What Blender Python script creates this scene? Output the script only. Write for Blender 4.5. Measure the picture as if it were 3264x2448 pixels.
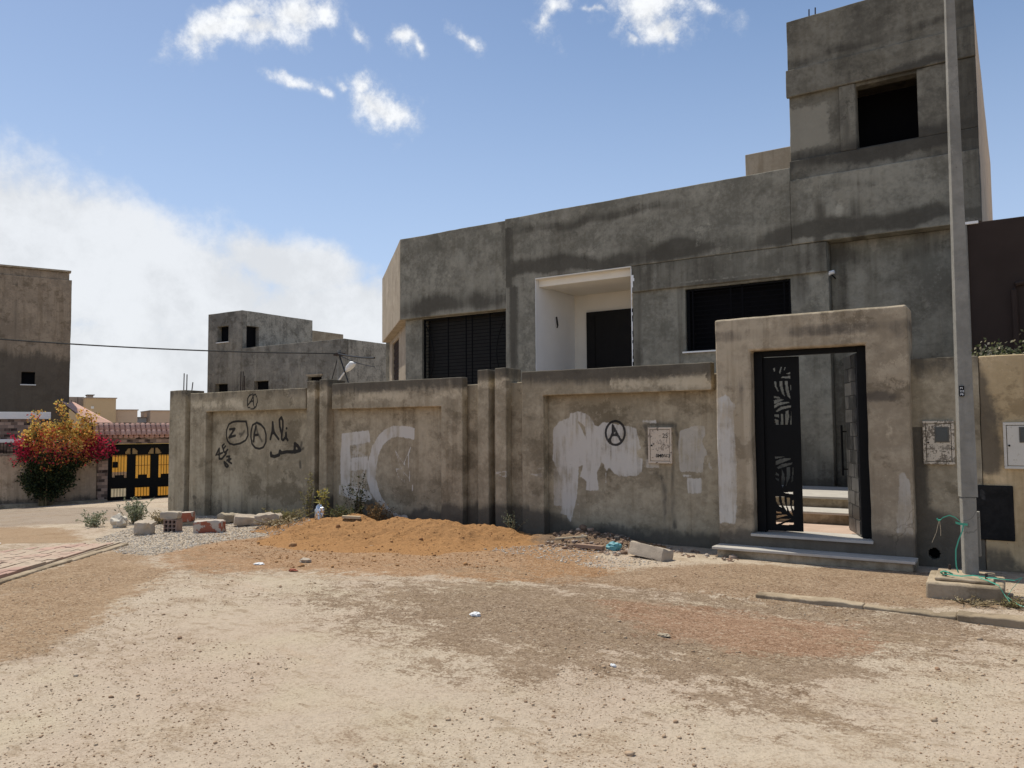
import bpy, bmesh, math, random
import numpy as np
from mathutils import Vector, Matrix
random.seed(7); RNG = np.random.default_rng(11)
SC = bpy.context.scene
for o in list(bpy.data.objects): bpy.data.objects.remove(o)
COL = SC.collection

# ------------------------------------------------------------------ camera
cam = bpy.data.cameras.new('camera'); camo = bpy.data.objects.new('camera', cam); COL.objects.link(camo)
cam.sensor_width = 36; cam.lens = 27.543; cam.clip_start = .05; cam.clip_end = 2000
PITCH, YAW, ROLL = .05754, .57262, -.0071
_f = Vector((-math.sin(YAW)*math.cos(PITCH), math.cos(YAW)*math.cos(PITCH), math.sin(PITCH)))
_r = Vector((math.cos(YAW), math.sin(YAW), 0)); _u = _r.cross(_f)
_r2 = _r*math.cos(ROLL)+_u*math.sin(ROLL); _u2 = -_r*math.sin(ROLL)+_u*math.cos(ROLL)
M = Matrix(((_r2.x,_u2.x,-_f.x,0),(_r2.y,_u2.y,-_f.y,0),(_r2.z,_u2.z,-_f.z,1.6),(0,0,0,1)))
camo.matrix_world = M
SC.camera = camo

# ------------------------------------------------------------------ sun, exposure (world built below with the node helper)
SUN_DIR = Vector((-.42, .135, .90)).normalized()
SUN_EL = math.asin(SUN_DIR.z); SUN_AZ = math.atan2(SUN_DIR.x, SUN_DIR.y)
sl = bpy.data.lights.new('sun', 'SUN'); sl.energy = 4.4; sl.angle = math.radians(.53); sl.color = (1, .95, .84)
so = bpy.data.objects.new('sun', sl); COL.objects.link(so)
so.rotation_euler = SUN_DIR.to_track_quat('Z', 'Y').to_euler(); so.location = (-10, 6, 30)
SC.view_settings.view_transform = 'Standard'; SC.view_settings.look = 'None'
SC.view_settings.exposure = .0; SC.view_settings.gamma = 1.0; SC.view_settings.use_curve_mapping = False
SC.render.engine = 'CYCLES'
SC.cycles.max_bounces = 6; SC.cycles.diffuse_bounces = 4; SC.cycles.glossy_bounces = 2; SC.cycles.transparent_max_bounces = 6
SC.cycles.use_denoising = True
SKY_STRENGTH = .105

# outlines of paint, stains, ground patches and clouds, projected from image pixels (metres, or radians for the sky)
D={'A1':[(0.019,[(-12.606,2.317),(-12.522,2.312),(-12.471,2.257),(-12.461,2.157),(-12.501,2.07),(-12.567,2.035),(-12.652,2.039),(-12.746,2.075),(-12.764,2.165),(-12.749,2.243),(-12.69,2.303),(-12.606,2.322),(-12.522,2.309)]),(0.019,[(-12.729,2.114),(-12.654,2.184),(-12.589,2.277)]),(0.019,[(-12.589,2.277),(-12.578,2.149),(-12.551,2.054)]),(0.019,[(-12.688,2.168),(-12.57,2.177)])],
'P1':[(0.027,[(-12.984,1.788),(-13.246,1.796),(-13.405,1.781),(-13.52,1.736),(-13.59,1.621),(-13.596,1.505),(-13.558,1.401),(-13.485,1.344),(-13.36,1.322),(-13.167,1.345),(-12.994,1.414),(-12.927,1.516),(-12.938,1.64),(-12.984,1.776)]),(0.027,[(-12.676,1.762),(-12.794,1.718),(-12.834,1.594),(-12.841,1.482),(-12.804,1.347),(-12.701,1.269),(-12.582,1.253),(-12.466,1.281),(-12.393,1.382),(-12.387,1.526),(-12.439,1.648),(-12.54,1.727),(-12.659,1.762)]),(0.034,[(-13.491,1.632),(-13.331,1.648),(-13.506,1.471),(-13.32,1.505)]),(0.034,[(-12.754,1.392),(-12.739,1.538),(-12.691,1.695)]),(0.034,[(-12.739,1.515),(-12.629,1.526)]),(0.034,[(-12.262,1.437),(-12.207,1.592),(-12.201,1.768)]),(0.034,[(-12.201,1.768),(-12.157,1.558),(-12.025,1.437)]),(0.034,[(-12.223,1.559),(-12.141,1.558)]),(0.034,[(-11.933,1.514),(-11.997,1.678),(-12.007,1.81),(-11.951,1.858),(-11.91,1.787),(-11.908,1.656),(-11.938,1.514),(-11.937,1.438),(-11.896,1.414),(-11.821,1.481),(-11.819,1.557)]),(0.034,[(-11.819,1.557),(-11.809,1.459),(-11.769,1.416)]),(0.034,[(-11.807,1.644),(-11.801,1.642)]),(0.045,[(-12.241,1.173),(-12.232,1.118),(-12.134,1.103),(-12.005,1.132),(-11.982,1.208),(-11.941,1.17),(-11.798,1.194),(-11.562,1.196),(-11.422,1.224)]),(0.045,[(-11.562,1.191),(-11.571,1.287),(-11.564,1.352),(-11.485,1.309),(-11.422,1.235)]),(0.029,[(-13.924,1.103),(-13.862,1.191),(-13.817,1.244),(-13.813,1.029),(-13.727,1.03),(-13.597,1.136)]),(0.029,[(-13.86,1.115),(-13.715,1.152)]),(0.029,[(-13.665,1.332),(-13.727,1.297),(-13.661,1.17),(-13.589,1.147)]),(0.029,[(-13.681,1.239),(-13.619,1.291)]),(0.029,[(-13.616,1.17),(-13.545,1.223)]),(0.029,[(-13.657,0.973),(-13.584,0.94),(-13.52,0.895),(-13.565,0.866),(-13.619,0.893),(-13.657,0.968)]),(0.029,[(-13.578,1.078),(-13.489,1.085),(-13.531,0.987),(-13.423,0.943)]),(0.029,[(-13.567,1.004),(-13.443,1.034)])],
'P1soft':[(0.051,[(-12.691,1.683),(-12.638,1.56),(-12.51,1.404)]),(0.051,[(-13.188,1.539),(-13.092,1.539),(-13.041,1.595)]),(0.051,[(-13.092,1.539),(-13.152,1.493)]),(0.051,[(-11.378,1.374),(-11.422,1.224),(-11.33,1.267)]),(0.051,[(-11.42,1.01),(-11.411,0.904)]),(0.051,[(-12.676,1.768),(-12.557,1.727)]),(0.051,[(-12.984,1.776),(-12.965,1.708)])],
'EC':[[(-10.332,1.542),(-9.68,1.594),(-9.619,1.388),(-10.115,1.329),(-10.312,1.334)],
[(-10.332,1.542),(-10.135,1.552),(-10.128,0.601),(-10.352,0.594),(-10.373,0.995)],
[(-10.365,1.086),(-9.695,1.134),(-9.703,0.906),(-10.148,0.871),(-10.363,0.866)],
[(-10.397,0.605),(-10.022,0.605),(-9.675,0.54),(-9.572,0.406),(-9.777,0.322),(-10.109,0.371),(-10.405,0.449)],
[(-8.617,1.635),(-8.849,1.673),(-9.092,1.675),(-9.308,1.608),(-9.475,1.477),(-9.593,1.312),(-9.678,1.096),(-9.728,0.893),(-9.71,0.703),(-9.624,0.492),(-9.471,0.335),(-9.237,0.198),(-9.008,0.087),(-8.911,0.043),(-8.767,0.1),(-8.783,0.16),(-8.959,0.15),(-9.138,0.215),(-9.337,0.404),(-9.421,0.525),(-9.506,0.747),(-9.49,0.948),(-9.44,1.162),(-9.34,1.339),(-9.141,1.464),(-8.929,1.477),(-8.633,1.434)]],
'chalk':[(0.011,[(-8.896,0.936),(-8.936,0.972),(-9.051,1.248),(-8.848,0.998),(-8.832,1.072),(-8.712,1.299),(-8.752,1.183),(-8.76,0.987),(-8.736,0.89),(-8.736,0.72)]),(0.011,[(-8.896,0.936),(-9.034,0.927),(-8.977,0.787),(-8.848,0.711),(-8.872,0.887),(-8.752,0.781),(-8.736,0.769)]),(0.011,[(-8.672,0.661),(-8.672,0.583)])],
'damp2':[(-10.446,-0.057),(-10.108,0.154),(-9.899,0.367),(-9.589,0.38),(-9.254,0.221),(-8.927,0.152),(-8.562,0.28),(-8.407,0.311),(-8.072,0.256),(-7.775,0.353)],
'W3':[[(-5.908,1.61),(-5.806,1.709),(-5.634,1.769),(-5.605,1.831),(-5.465,1.859),(-5.354,1.814),(-5.273,1.764),(-5.206,1.642),(-5.139,1.629),(-5.098,1.689),(-4.977,1.682),(-4.664,1.625),(-4.556,1.601),(-4.526,1.483),(-4.491,1.319),(-4.555,1.271),(-4.531,1.201),(-4.462,1.167),(-4.484,0.98),(-4.548,0.931),(-4.676,0.916),(-4.832,0.912),(-4.936,0.969),(-4.988,1.039),(-5.022,0.967),(-5.067,1.074),(-5.113,1.109),(-5.189,0.963),(-5.153,0.699),(-5.37,0.691),(-5.355,0.825),(-5.464,0.895),(-5.42,1.055),(-5.476,1.042),(-5.492,0.833),(-5.523,0.588),(-5.582,0.365),(-5.64,0.215),(-5.695,0.31),(-5.794,0.342),(-5.777,0.516),(-5.801,0.886),(-5.928,1.133)],
[(-4.459,1.712),(-4.246,1.715),(-4.247,1.668),(-4.459,1.682)],
[(-3.821,0.905),(-3.616,0.922),(-3.62,0.721),(-3.819,0.702)],
[(-3.873,0.96),(-3.755,0.952),(-3.755,0.935),(-3.873,0.932)]],
'W3b':[[(-3.908,1.562),(-3.682,1.629),(-3.554,1.628),(-3.551,1.504),(-3.594,1.415),(-3.572,1.348),(-3.511,1.236),(-3.575,1.213),(-3.591,1.001),(-3.92,1.004),(-3.927,1.209),(-3.937,1.323)],
[(-4.424,1.167),(-4.208,1.113),(-4.209,1.044),(-4.42,1.039)],
[(-3.529,1.203),(-3.448,1.015),(-3.509,1.058)],
[(-5.915,1.008),(-5.771,1.011),(-5.778,0.454),(-5.907,0.448)]],
'W3gap':[[(-5.501,1.728),(-5.371,1.631),(-5.343,1.422),(-5.426,1.594)]],
'A3':[(0.026,[(-4.733,1.533),(-4.739,1.489),(-4.755,1.448),(-4.779,1.413),(-4.81,1.386),(-4.847,1.368),(-4.886,1.362),(-4.925,1.368),(-4.962,1.385),(-4.993,1.412),(-5.016,1.448),(-5.031,1.489),(-5.036,1.534),(-5.03,1.579),(-5.014,1.62),(-4.989,1.656),(-4.957,1.683),(-4.92,1.699),(-4.881,1.705),(-4.842,1.698),(-4.806,1.681),(-4.775,1.654),(-4.752,1.618),(-4.737,1.577),(-4.733,1.533)]),(0.026,[(-4.925,1.645),(-4.924,1.531),(-4.975,1.429)]),(0.026,[(-4.925,1.645),(-4.887,1.579),(-4.804,1.435)]),(0.026,[(-4.94,1.505),(-4.848,1.501)]),(0.026,[(-4.966,1.423),(-4.962,1.393)])],
'drip3':[(0.046,[(-4.26,0.973),(-4.175,0.895),(-4.142,0.724),(-4.145,0.587),(-4.157,0.244)]),(0.046,[(-4.008,1.094),(-4.022,0.991),(-4.025,0.82),(-4.01,0.649),(-4.026,0.478),(-4.012,0.253)]),(0.046,[(-4.41,1.635),(-4.395,1.389),(-4.38,1.168)]),(0.046,[(-4.384,1.641),(-4.161,1.65),(-3.967,1.643),(-3.94,1.482),(-3.958,1.163)])],
'scr3':[(0.01,[(-5.523,0.588),(-5.491,0.431),(-5.475,0.273)]),(0.01,[(-5.067,1.062),(-5.039,0.942),(-5.042,0.811)]),(0.01,[(-3.707,0.483),(-3.708,0.394)]),(0.01,[(-3.458,0.286),(-3.471,0.208)]),(0.01,[(-3.952,0.573),(-3.955,0.527)])],
'damp3':[(-5.966,0.345),(-5.626,0.24),(-5.487,0.187),(-5.0,0.228),(-4.689,0.2),(-4.188,0.253),(-4.007,0.208),(-3.713,0.204),(-3.392,0.224)],
'box3':[(-4.36,1.611),(-4.013,1.111)],
'WG':[[(-3.278,1.971),(-3.148,2.026),(-3.043,1.907),(-3.043,1.501),(-3.023,1.117),(-3.05,0.371),(-3.186,0.383),(-3.285,0.358),(-3.282,1.112)],
[(-1.164,1.063),(-1.115,1.086),(-1.051,0.959),(-1.041,0.386),(-1.215,0.396),(-1.184,0.762)]],
'slots':[[(-2.604,2.351),(-2.581,2.361),(-2.577,2.319),(-2.596,2.299)],
[(-2.512,2.366),(-2.49,2.365),(-2.519,2.274),(-2.535,2.296)],
[(-2.463,2.363),(-2.445,2.362),(-2.467,2.318),(-2.476,2.325)],
[(-2.392,2.298),(-2.396,2.271),(-2.464,2.274)],
[(-2.507,2.239),(-2.397,2.249),(-2.395,2.212),(-2.512,2.226)],
[(-2.599,2.186),(-2.568,2.185),(-2.564,2.122),(-2.535,2.05),(-2.562,2.059),(-2.59,2.12)],
[(-2.533,2.186),(-2.495,2.185),(-2.491,2.119),(-2.466,1.983),(-2.505,2.026),(-2.529,2.113)],
[(-2.465,2.184),(-2.426,2.182),(-2.425,2.101),(-2.397,1.945),(-2.441,1.993),(-2.463,2.087)],
[(-2.4,2.131),(-2.391,2.131),(-2.393,2.057),(-2.403,2.062)],
[(-2.605,2.001),(-2.537,1.986),(-2.519,1.961),(-2.606,1.971)],
[(-2.607,1.943),(-2.538,1.961),(-2.474,1.949),(-2.604,1.891)],
[(-2.604,1.875),(-2.554,1.913),(-2.448,1.922),(-2.406,1.911),(-2.54,1.875),(-2.605,1.838)],
[(-2.583,1.806),(-2.525,1.858),(-2.393,1.877),(-2.401,1.849),(-2.495,1.828),(-2.572,1.793)],
[(-2.604,1.766),(-2.547,1.759),(-2.548,1.724),(-2.604,1.736)],
[(-2.605,1.708),(-2.552,1.692),(-2.548,1.631),(-2.587,1.631)],
[(-2.523,1.769),(-2.494,1.764),(-2.495,1.63),(-2.531,1.631)],
[(-2.469,1.799),(-2.429,1.817),(-2.423,1.729),(-2.445,1.63),(-2.473,1.63),(-2.475,1.683)],
[(-2.398,1.813),(-2.397,1.633),(-2.418,1.63)],
[(-2.61,1.228),(-2.484,1.229),(-2.606,1.198)],
[(-2.607,1.167),(-2.542,1.204),(-2.418,1.213),(-2.419,1.195),(-2.601,1.119)],
[(-2.591,1.09),(-2.529,1.136),(-2.397,1.157),(-2.406,1.132),(-2.571,1.072)],
[(-2.606,1.034),(-2.562,1.004),(-2.563,0.982),(-2.607,0.995)],
[(-2.608,0.964),(-2.564,0.946),(-2.565,0.912),(-2.605,0.938)],
[(-2.53,1.082),(-2.499,1.002),(-2.493,0.941),(-2.521,0.837),(-2.542,0.878)],
[(-2.472,1.095),(-2.429,1.099),(-2.432,0.973),(-2.486,0.852),(-2.475,1.003)],
[(-2.399,1.097),(-2.39,1.097),(-2.395,0.928),(-2.422,0.901)],
[(-2.526,0.776),(-2.4,0.792),(-2.401,0.757)],
[(-2.614,0.727),(-2.571,0.728),(-2.568,0.661),(-2.537,0.582),(-2.576,0.606),(-2.612,0.674)],
[(-2.55,0.729),(-2.509,0.731),(-2.505,0.663),(-2.48,0.573),(-2.481,0.539),(-2.53,0.616)],
[(-2.479,0.717),(-2.439,0.718),(-2.438,0.605),(-2.408,0.481),(-2.45,0.528),(-2.478,0.603)],
[(-2.416,0.686),(-2.395,0.687),(-2.399,0.558),(-2.422,0.591)],
[(-2.611,0.538),(-2.552,0.534),(-2.539,0.513),(-2.612,0.514)],
[(-2.612,0.489),(-2.5,0.504),(-2.467,0.495),(-2.613,0.447)],
[(-2.614,0.427),(-2.562,0.447),(-2.431,0.454),(-2.594,0.379),(-2.615,0.378)],
[(-2.559,0.369),(-2.503,0.404),(-2.398,0.415),(-2.408,0.378)]],
'ground':{'mound':[(-9.94,6.32),(-10.26,7.73),(-10.1,9.05),(-10.77,10.31),(-7.52,12.0),(-5.64,10.29),(-3.84,8.07),(-4.28,6.99),(-5.97,6.4),(-7.09,5.83),(-7.98,5.53)],
'sandy':[(-5.75,9.17),(-3.84,8.07),(-3.02,9.26),(-1.0,9.75),(-0.01,8.82),(-0.02,8.16),(-1.84,7.49),(-3.66,7.36),(-4.36,6.94)],
'red':[(-3.26,6.64),(-2.53,6.96),(-1.2,7.16),(-0.95,6.62),(-0.94,6.33),(-1.3,6.04),(-1.93,5.88),(-2.56,5.97),(-2.99,6.17)],
'gravel':[(-12.21,6.93),(-20.15,12.64),(-13.8,10.62),(-10.79,10.56),(-9.77,8.85),(-10.11,7.62),(-9.67,6.21),(-10.26,6.18)],
'grey':[(-5.75,5.51),(-4.89,6.63),(-3.66,7.36),(-1.92,7.8),(-0.73,7.73),(-0.02,7.6),(-0.02,7.19),(-0.73,6.38),(-0.86,5.97),(-1.24,4.96),(-1.55,4.72),(-1.85,4.89),(-2.49,4.98),(-2.71,4.6),(-3.08,4.43),(-3.77,4.53),(-4.72,4.94)],
'brown':[(-9.36,4.04),(-11.01,6.7),(-8.02,5.44),(-7.7,4.95),(-6.68,3.95),(-6.13,3.1),(-6.03,2.62)],
'dirtL':[(-17.42,7.49),(-14.73,7.63),(-12.4,6.85),(-11.36,5.7),(-10.84,4.67)],
'pav':[(-11.51,6.93),(-9.45,4.27),(-11.04,4.97),(-13.94,7.78)],
'lane':[(-30.84,13.24),(-22.24,12.95),(-17.32,11.59),(-14.44,8.97),(-14.96,8.35),(-17.42,7.49)]},'tracks':[(0.12,[(-9.56,5.76),(-7.88,5.46),(-6.23,5.29)]),(0.12,[(-9.53,6.45),(-7.9,5.44)]),(0.09,[(-3.23,6.79),(-2.25,6.84),(-1.33,7.0),(-0.81,6.97)]),(0.08,[(-2.53,5.6),(-2.01,5.55),(-1.69,5.61)]),(0.1,[(-4.65,4.0),(-3.97,3.89)]),(0.1,[(-7.24,5.58),(-5.72,6.13),(-4.32,6.62)])],
'clouds':[(-0.9413,0.4574,0.0493,0.0166,0.4887,1.0),(-0.8901,0.4677,0.0504,0.0191,0.1396,1.0),(-0.9121,0.4802,0.0315,0.0112,0.3491,0.9),(-0.8457,0.4871,0.0451,0.0148,0.2618,1.0),(-0.8184,0.4876,0.0221,0.0149,-0.6109,1.0),(-0.7679,0.4668,0.0182,0.007,-0.6109,0.7),(-0.713,0.4688,0.0171,0.0117,-0.3491,1.0),(-0.6939,0.4573,0.0131,0.0059,-0.6981,0.9),(-0.7401,0.3982,0.0392,0.0245,-0.4363,1.0),(-0.7589,0.4176,0.0191,0.0116,-0.3491,1.0),(-0.7265,0.3869,0.0214,0.0093,0.3491,1.0),(-0.7937,0.4111,0.0101,0.0052,-0.3491,0.6),(-0.8194,0.4014,0.0125,0.0046,-0.5236,0.7),(-0.8517,0.4151,0.0186,0.0051,-0.2618,0.7),(-0.515,0.5036,0.0229,0.0083,0.3491,0.7),(-0.5243,0.4908,0.0094,0.0153,0.3491,0.6),(-0.4577,0.4993,0.0187,0.0035,-0.3142,0.6),(-0.3951,0.497,0.0437,0.0233,-0.0873,1.0),(-0.3721,0.4748,0.0287,0.0174,-0.2618,1.0),(-0.3683,0.4623,0.013,0.007,-0.6981,1.0),(-0.4133,0.4757,0.0197,0.0058,-0.4363,0.6),(-0.3083,0.4865,0.022,0.008,-0.5236,0.45),(-0.6277,0.4667,0.0106,0.0047,-0.5236,0.4)],
'bank':[(-1.164,0.1836,0.1651,0.1131,-0.0,1.0),(-1.0679,0.1935,0.1486,0.0833,-0.384,1.0),(-0.9599,0.1594,0.1442,0.0821,-0.2618,1.0),(-0.8541,0.2008,0.1101,0.0398,-0.0873,1.0),(-0.7977,0.1379,0.1396,0.0634,-0.0873,1.0),(-1.2715,0.1974,0.1854,0.1136,-0.0,1.0),(-1.1101,0.0681,0.3563,0.0863,-0.0,1.0),(-0.7633,0.0634,0.1744,0.087,-0.0,0.9)]}

# ------------------------------------------------------------------ node helper
class G:
    def __init__(s, tree):
        s.t = tree; s.n = tree.nodes; s.l = tree.links
    def node(s, typ, **kw):
        n = s.n.new(typ)
        for k, v in kw.items(): setattr(n, k, v)
        return n
    def put(s, sock, v):
        if hasattr(v, 'links') or isinstance(v, bpy.types.NodeSocket): s.l.new(v, sock)
        elif isinstance(v, (tuple, list)):
            sock.default_value = tuple(v) + ((1,) if len(v) == 3 and len(sock.default_value) == 4 else ())
        else: sock.default_value = v
    def m(s, op, a, b=0.0, clamp=False):
        n = s.node('ShaderNodeMath', operation=op, use_clamp=clamp); s.put(n.inputs[0], a); s.put(n.inputs[1], b); return n.outputs[0]
    def vm(s, op, a, b=None):
        n = s.node('ShaderNodeVectorMath', operation=op); s.put(n.inputs[0], a)
        if b is not None: s.put(n.inputs[1], b)
        return n.outputs['Value'] if op in ('LENGTH', 'DOT_PRODUCT') else n.outputs[0]
    def mix(s, f, a, b):
        n = s.node('ShaderNodeMix', data_type='RGBA'); s.put(n.inputs[0], f); s.put(n.inputs[6], a); s.put(n.inputs[7], b); return n.outputs[2]
    def mul(s, f, a, b):
        n = s.node('ShaderNodeMix', data_type='RGBA', blend_type='MULTIPLY'); s.put(n.inputs[0], f); s.put(n.inputs[6], a); s.put(n.inputs[7], b); return n.outputs[2]
    def noise(s, vec, scale, det=4, rough=.55):
        n = s.node('ShaderNodeTexNoise'); s.put(n.inputs['Vector'], vec); n.inputs['Scale'].default_value = scale
        n.inputs['Detail'].default_value = det; n.inputs['Roughness'].default_value = rough; return n.outputs[0]
    def vor(s, vec, scale, feat='F1', out=0):
        n = s.node('ShaderNodeTexVoronoi', feature=feat); s.put(n.inputs['Vector'], vec); n.inputs['Scale'].default_value = scale; return n.outputs[out]
    def step(s, x, lo, hi):
        n = s.node('ShaderNodeMapRange', interpolation_type='SMOOTHSTEP'); s.put(n.inputs[0], x); n.inputs[1].default_value = lo; n.inputs[2].default_value = hi; return n.outputs[0]
    def attr(s, name, out=2):
        n = s.node('ShaderNodeAttribute', attribute_name=name); return n.outputs[out]
    def pos(s): return s.node('ShaderNodeNewGeometry').outputs['Position']
    def scale(s, vec, sc, rot=(0, 0, 0), loc=(0, 0, 0)):
        n = s.node('ShaderNodeMapping'); s.put(n.inputs[0], vec); n.inputs[1].default_value = loc; n.inputs[2].default_value = rot; n.inputs[3].default_value = sc; return n.outputs[0]
    def bump(s, h, st, dist=.02):
        n = s.node('ShaderNodeBump'); n.inputs['Strength'].default_value = st; n.inputs['Distance'].default_value = dist; s.put(n.inputs['Height'], h); return n.outputs[0]

def new_mat(name):
    m = bpy.data.materials.new(name); m.use_nodes = True
    g = G(m.node_tree); b = m.node_tree.nodes['Principled BSDF']
    b.inputs['Roughness'].default_value = .9; b.inputs['Specular IOR Level'].default_value = .25
    return m, g, b

def plain(name, col, rough=.8, metal=0, var=.25, scale=8, spec=.25, bump=.15):
    m, g, b = new_mat(name); p = g.pos()
    n = g.noise(p, scale, 5); f = g.m('MULTIPLY', g.step(n, .3, .75), var)
    dark = tuple(c*.45 for c in col)
    g.put(b.inputs['Base Color'], g.mix(f, col, dark))
    b.inputs['Roughness'].default_value = rough; b.inputs['Metallic'].default_value = metal; b.inputs['Specular IOR Level'].default_value = spec
    if bump: g.put(b.inputs['Normal'], g.bump(g.noise(p, scale*6, 4), bump, .01))
    return m

def colnoise(g, p, s):
    n = g.node('ShaderNodeTexNoise'); g.put(n.inputs['Vector'], p); n.inputs['Scale'].default_value = s; n.inputs['Detail'].default_value = 4; return n.outputs['Color']
def concrete(name, light, dark, stain=(.07, .062, .052), white=(.62, .585, .52), wetz=None, streak=.55, blotch=.8, grey=None, contrast=1.0):
    m, g, b = new_mat(name); p = g.pos()
    big = g.noise(p, .55, 5, .6); mid = g.noise(p, 2.6, 6, .62); fine = g.noise(p, 14, 5, .65); grit = g.noise(p, 70, 3, .6)
    st = g.noise(g.scale(p, (7, 7, .45)), 1.0, 5, .6)
    t = g.m('ADD', g.m('MULTIPLY', big, .55), g.m('MULTIPLY', mid, .45))
    t = g.m('ADD', t, g.m('MULTIPLY', g.m('SUBTRACT', fine, .5), .35))
    c = g.mix(g.step(t, .5-.12/contrast, .5+.12/contrast), dark, light)
    # trowel blotches with hard ragged edges, dark and light
    q = g.m('ADD', g.noise(g.scale(p, (1, 1, 1.3), loc=(5, 1, 3)), 1.25, 7, .68), g.m('MULTIPLY', g.m('SUBTRACT', fine, .5), .22))
    c = g.mul(g.m('MULTIPLY', g.step(q, .53, .60), blotch), c, (.60, .585, .56))
    q2 = g.m('ADD', g.noise(g.scale(p, (1, 1, .8), loc=(15, 21, 8)), 1.9, 7, .7), g.m('MULTIPLY', g.m('SUBTRACT', grit, .5), .15))
    c = g.mix(g.m('MULTIPLY', g.step(q2, .56, .63), .38), c, tuple(min(1, x*1.3) for x in light))
    if grey: c = g.mix(g.m('MULTIPLY', g.step(g.noise(g.scale(p, (1, 1, 1), loc=(9, 4, 2)), .8, 4), .45, .62), .7), c, grey)
    c = g.mul(g.m('MULTIPLY', g.step(g.m('ADD', st, g.m('MULTIPLY', g.m('SUBTRACT', big, .5), .5)), .5, .66), streak), c, (.66, .63, .58))
    # scuffed pale flecks
    c = g.mix(g.m('MULTIPLY', g.step(g.m('ADD', g.noise(p, 5, 6, .75), g.m('MULTIPLY', g.m('SUBTRACT', grit, .5), .3)), .64, .72), .35), c, tuple(min(1, x*1.45) for x in light))
    ragged = g.m('ADD', g.m('MULTIPLY', g.m('SUBTRACT', mid, .5), .55), g.m('MULTIPLY', g.m('SUBTRACT', fine, .5), .5))
    ragged = g.m('ADD', ragged, g.m('MULTIPLY', g.m('SUBTRACT', st, .5), .5))
    d = g.step(g.m('ADD', g.attr('stain'), ragged), .3, .7)
    c = g.mix(g.m('MULTIPLY', d, .82), c, stain)
    pa = g.step(g.m('ADD', g.attr('pale'), ragged), .38, .62)
    c = g.mix(g.m('MULTIPLY', pa, .75), c, tuple(x*1.35 for x in light))
    wh = g.attr('white'); wr = g.m('ADD', g.m('MULTIPLY', g.m('SUBTRACT', fine, .5), .55), g.m('MULTIPLY', g.m('SUBTRACT', g.noise(g.scale(p, (26, 26, 2.5)), 1, 4), .5), .75))
    w = g.step(g.m('ADD', wh, wr), .40, .66)
    wo = g.m('SUBTRACT', .86, g.m('MULTIPLY', g.step(g.m('ADD', g.noise(g.scale(p, (16, 16, 1.6)), 1, 4), g.m('MULTIPLY', g.m('SUBTRACT', mid, .5), 1.0)), .42, .72), .62))
    c = g.mix(g.m('MULTIPLY', w, wo), c, white)
    w2 = g.step(g.m('ADD', g.attr('thin_white'), wr), .42, .58)
    c = g.mix(g.m('MULTIPLY', w2, g.m('MULTIPLY', wo, .62)), c, white)
    yw = g.step(g.m('ADD', g.attr('yellow'), ragged), .42, .58); c = g.mix(yw, c, (.42, .30, .15))
    k = g.step(g.m('ADD', g.attr('black'), g.m('MULTIPLY', g.m('SUBTRACT', fine, .5), .2)), .3, .62)
    c = g.mix(g.m('MULTIPLY', k, .93), c, (.017, .016, .016))
    k2 = g.step(g.m('ADD', g.attr('soft_black'), g.m('MULTIPLY', g.m('SUBTRACT', fine, .5), .25)), .15, .9)
    c = g.mix(g.m('MULTIPLY', k2, .75), c, (.03, .028, .026))
    # hairline cracks and pin holes
    cr = g.node('ShaderNodeTexVoronoi', feature='DISTANCE_TO_EDGE'); cr.inputs['Scale'].default_value = .7; g.put(cr.inputs['Vector'], g.vm('ADD', p, g.scale(g.vm('SUBTRACT', colnoise(g, p, 3), (.5, .5, .5)), (.5, .5, .5))))
    ck = g.m('MULTIPLY', g.step(cr.outputs[0], .006, .002), g.step(g.noise(p, .7, 2), .6, .66)); c = g.mul(g.m('MULTIPLY', ck, .4), c, (.3, .28, .25))
    ph = g.step(g.vor(p, 9), .055, .03); c = g.mul(g.m('MULTIPLY', ph, .6), c, (.25, .23, .2))
    g.put(b.inputs['Base Color'], c)
    b.inputs['Roughness'].default_value = .93; b.inputs['Specular IOR Level'].default_value = .15
    h = g.m('ADD', g.m('MULTIPLY', fine, .6), g.m('MULTIPLY', grit, .25)); h = g.m('ADD', h, g.m('MULTIPLY', mid, 1.0))
    g.put(b.inputs['Normal'], g.bump(h, .35, .03))
    return m

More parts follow.
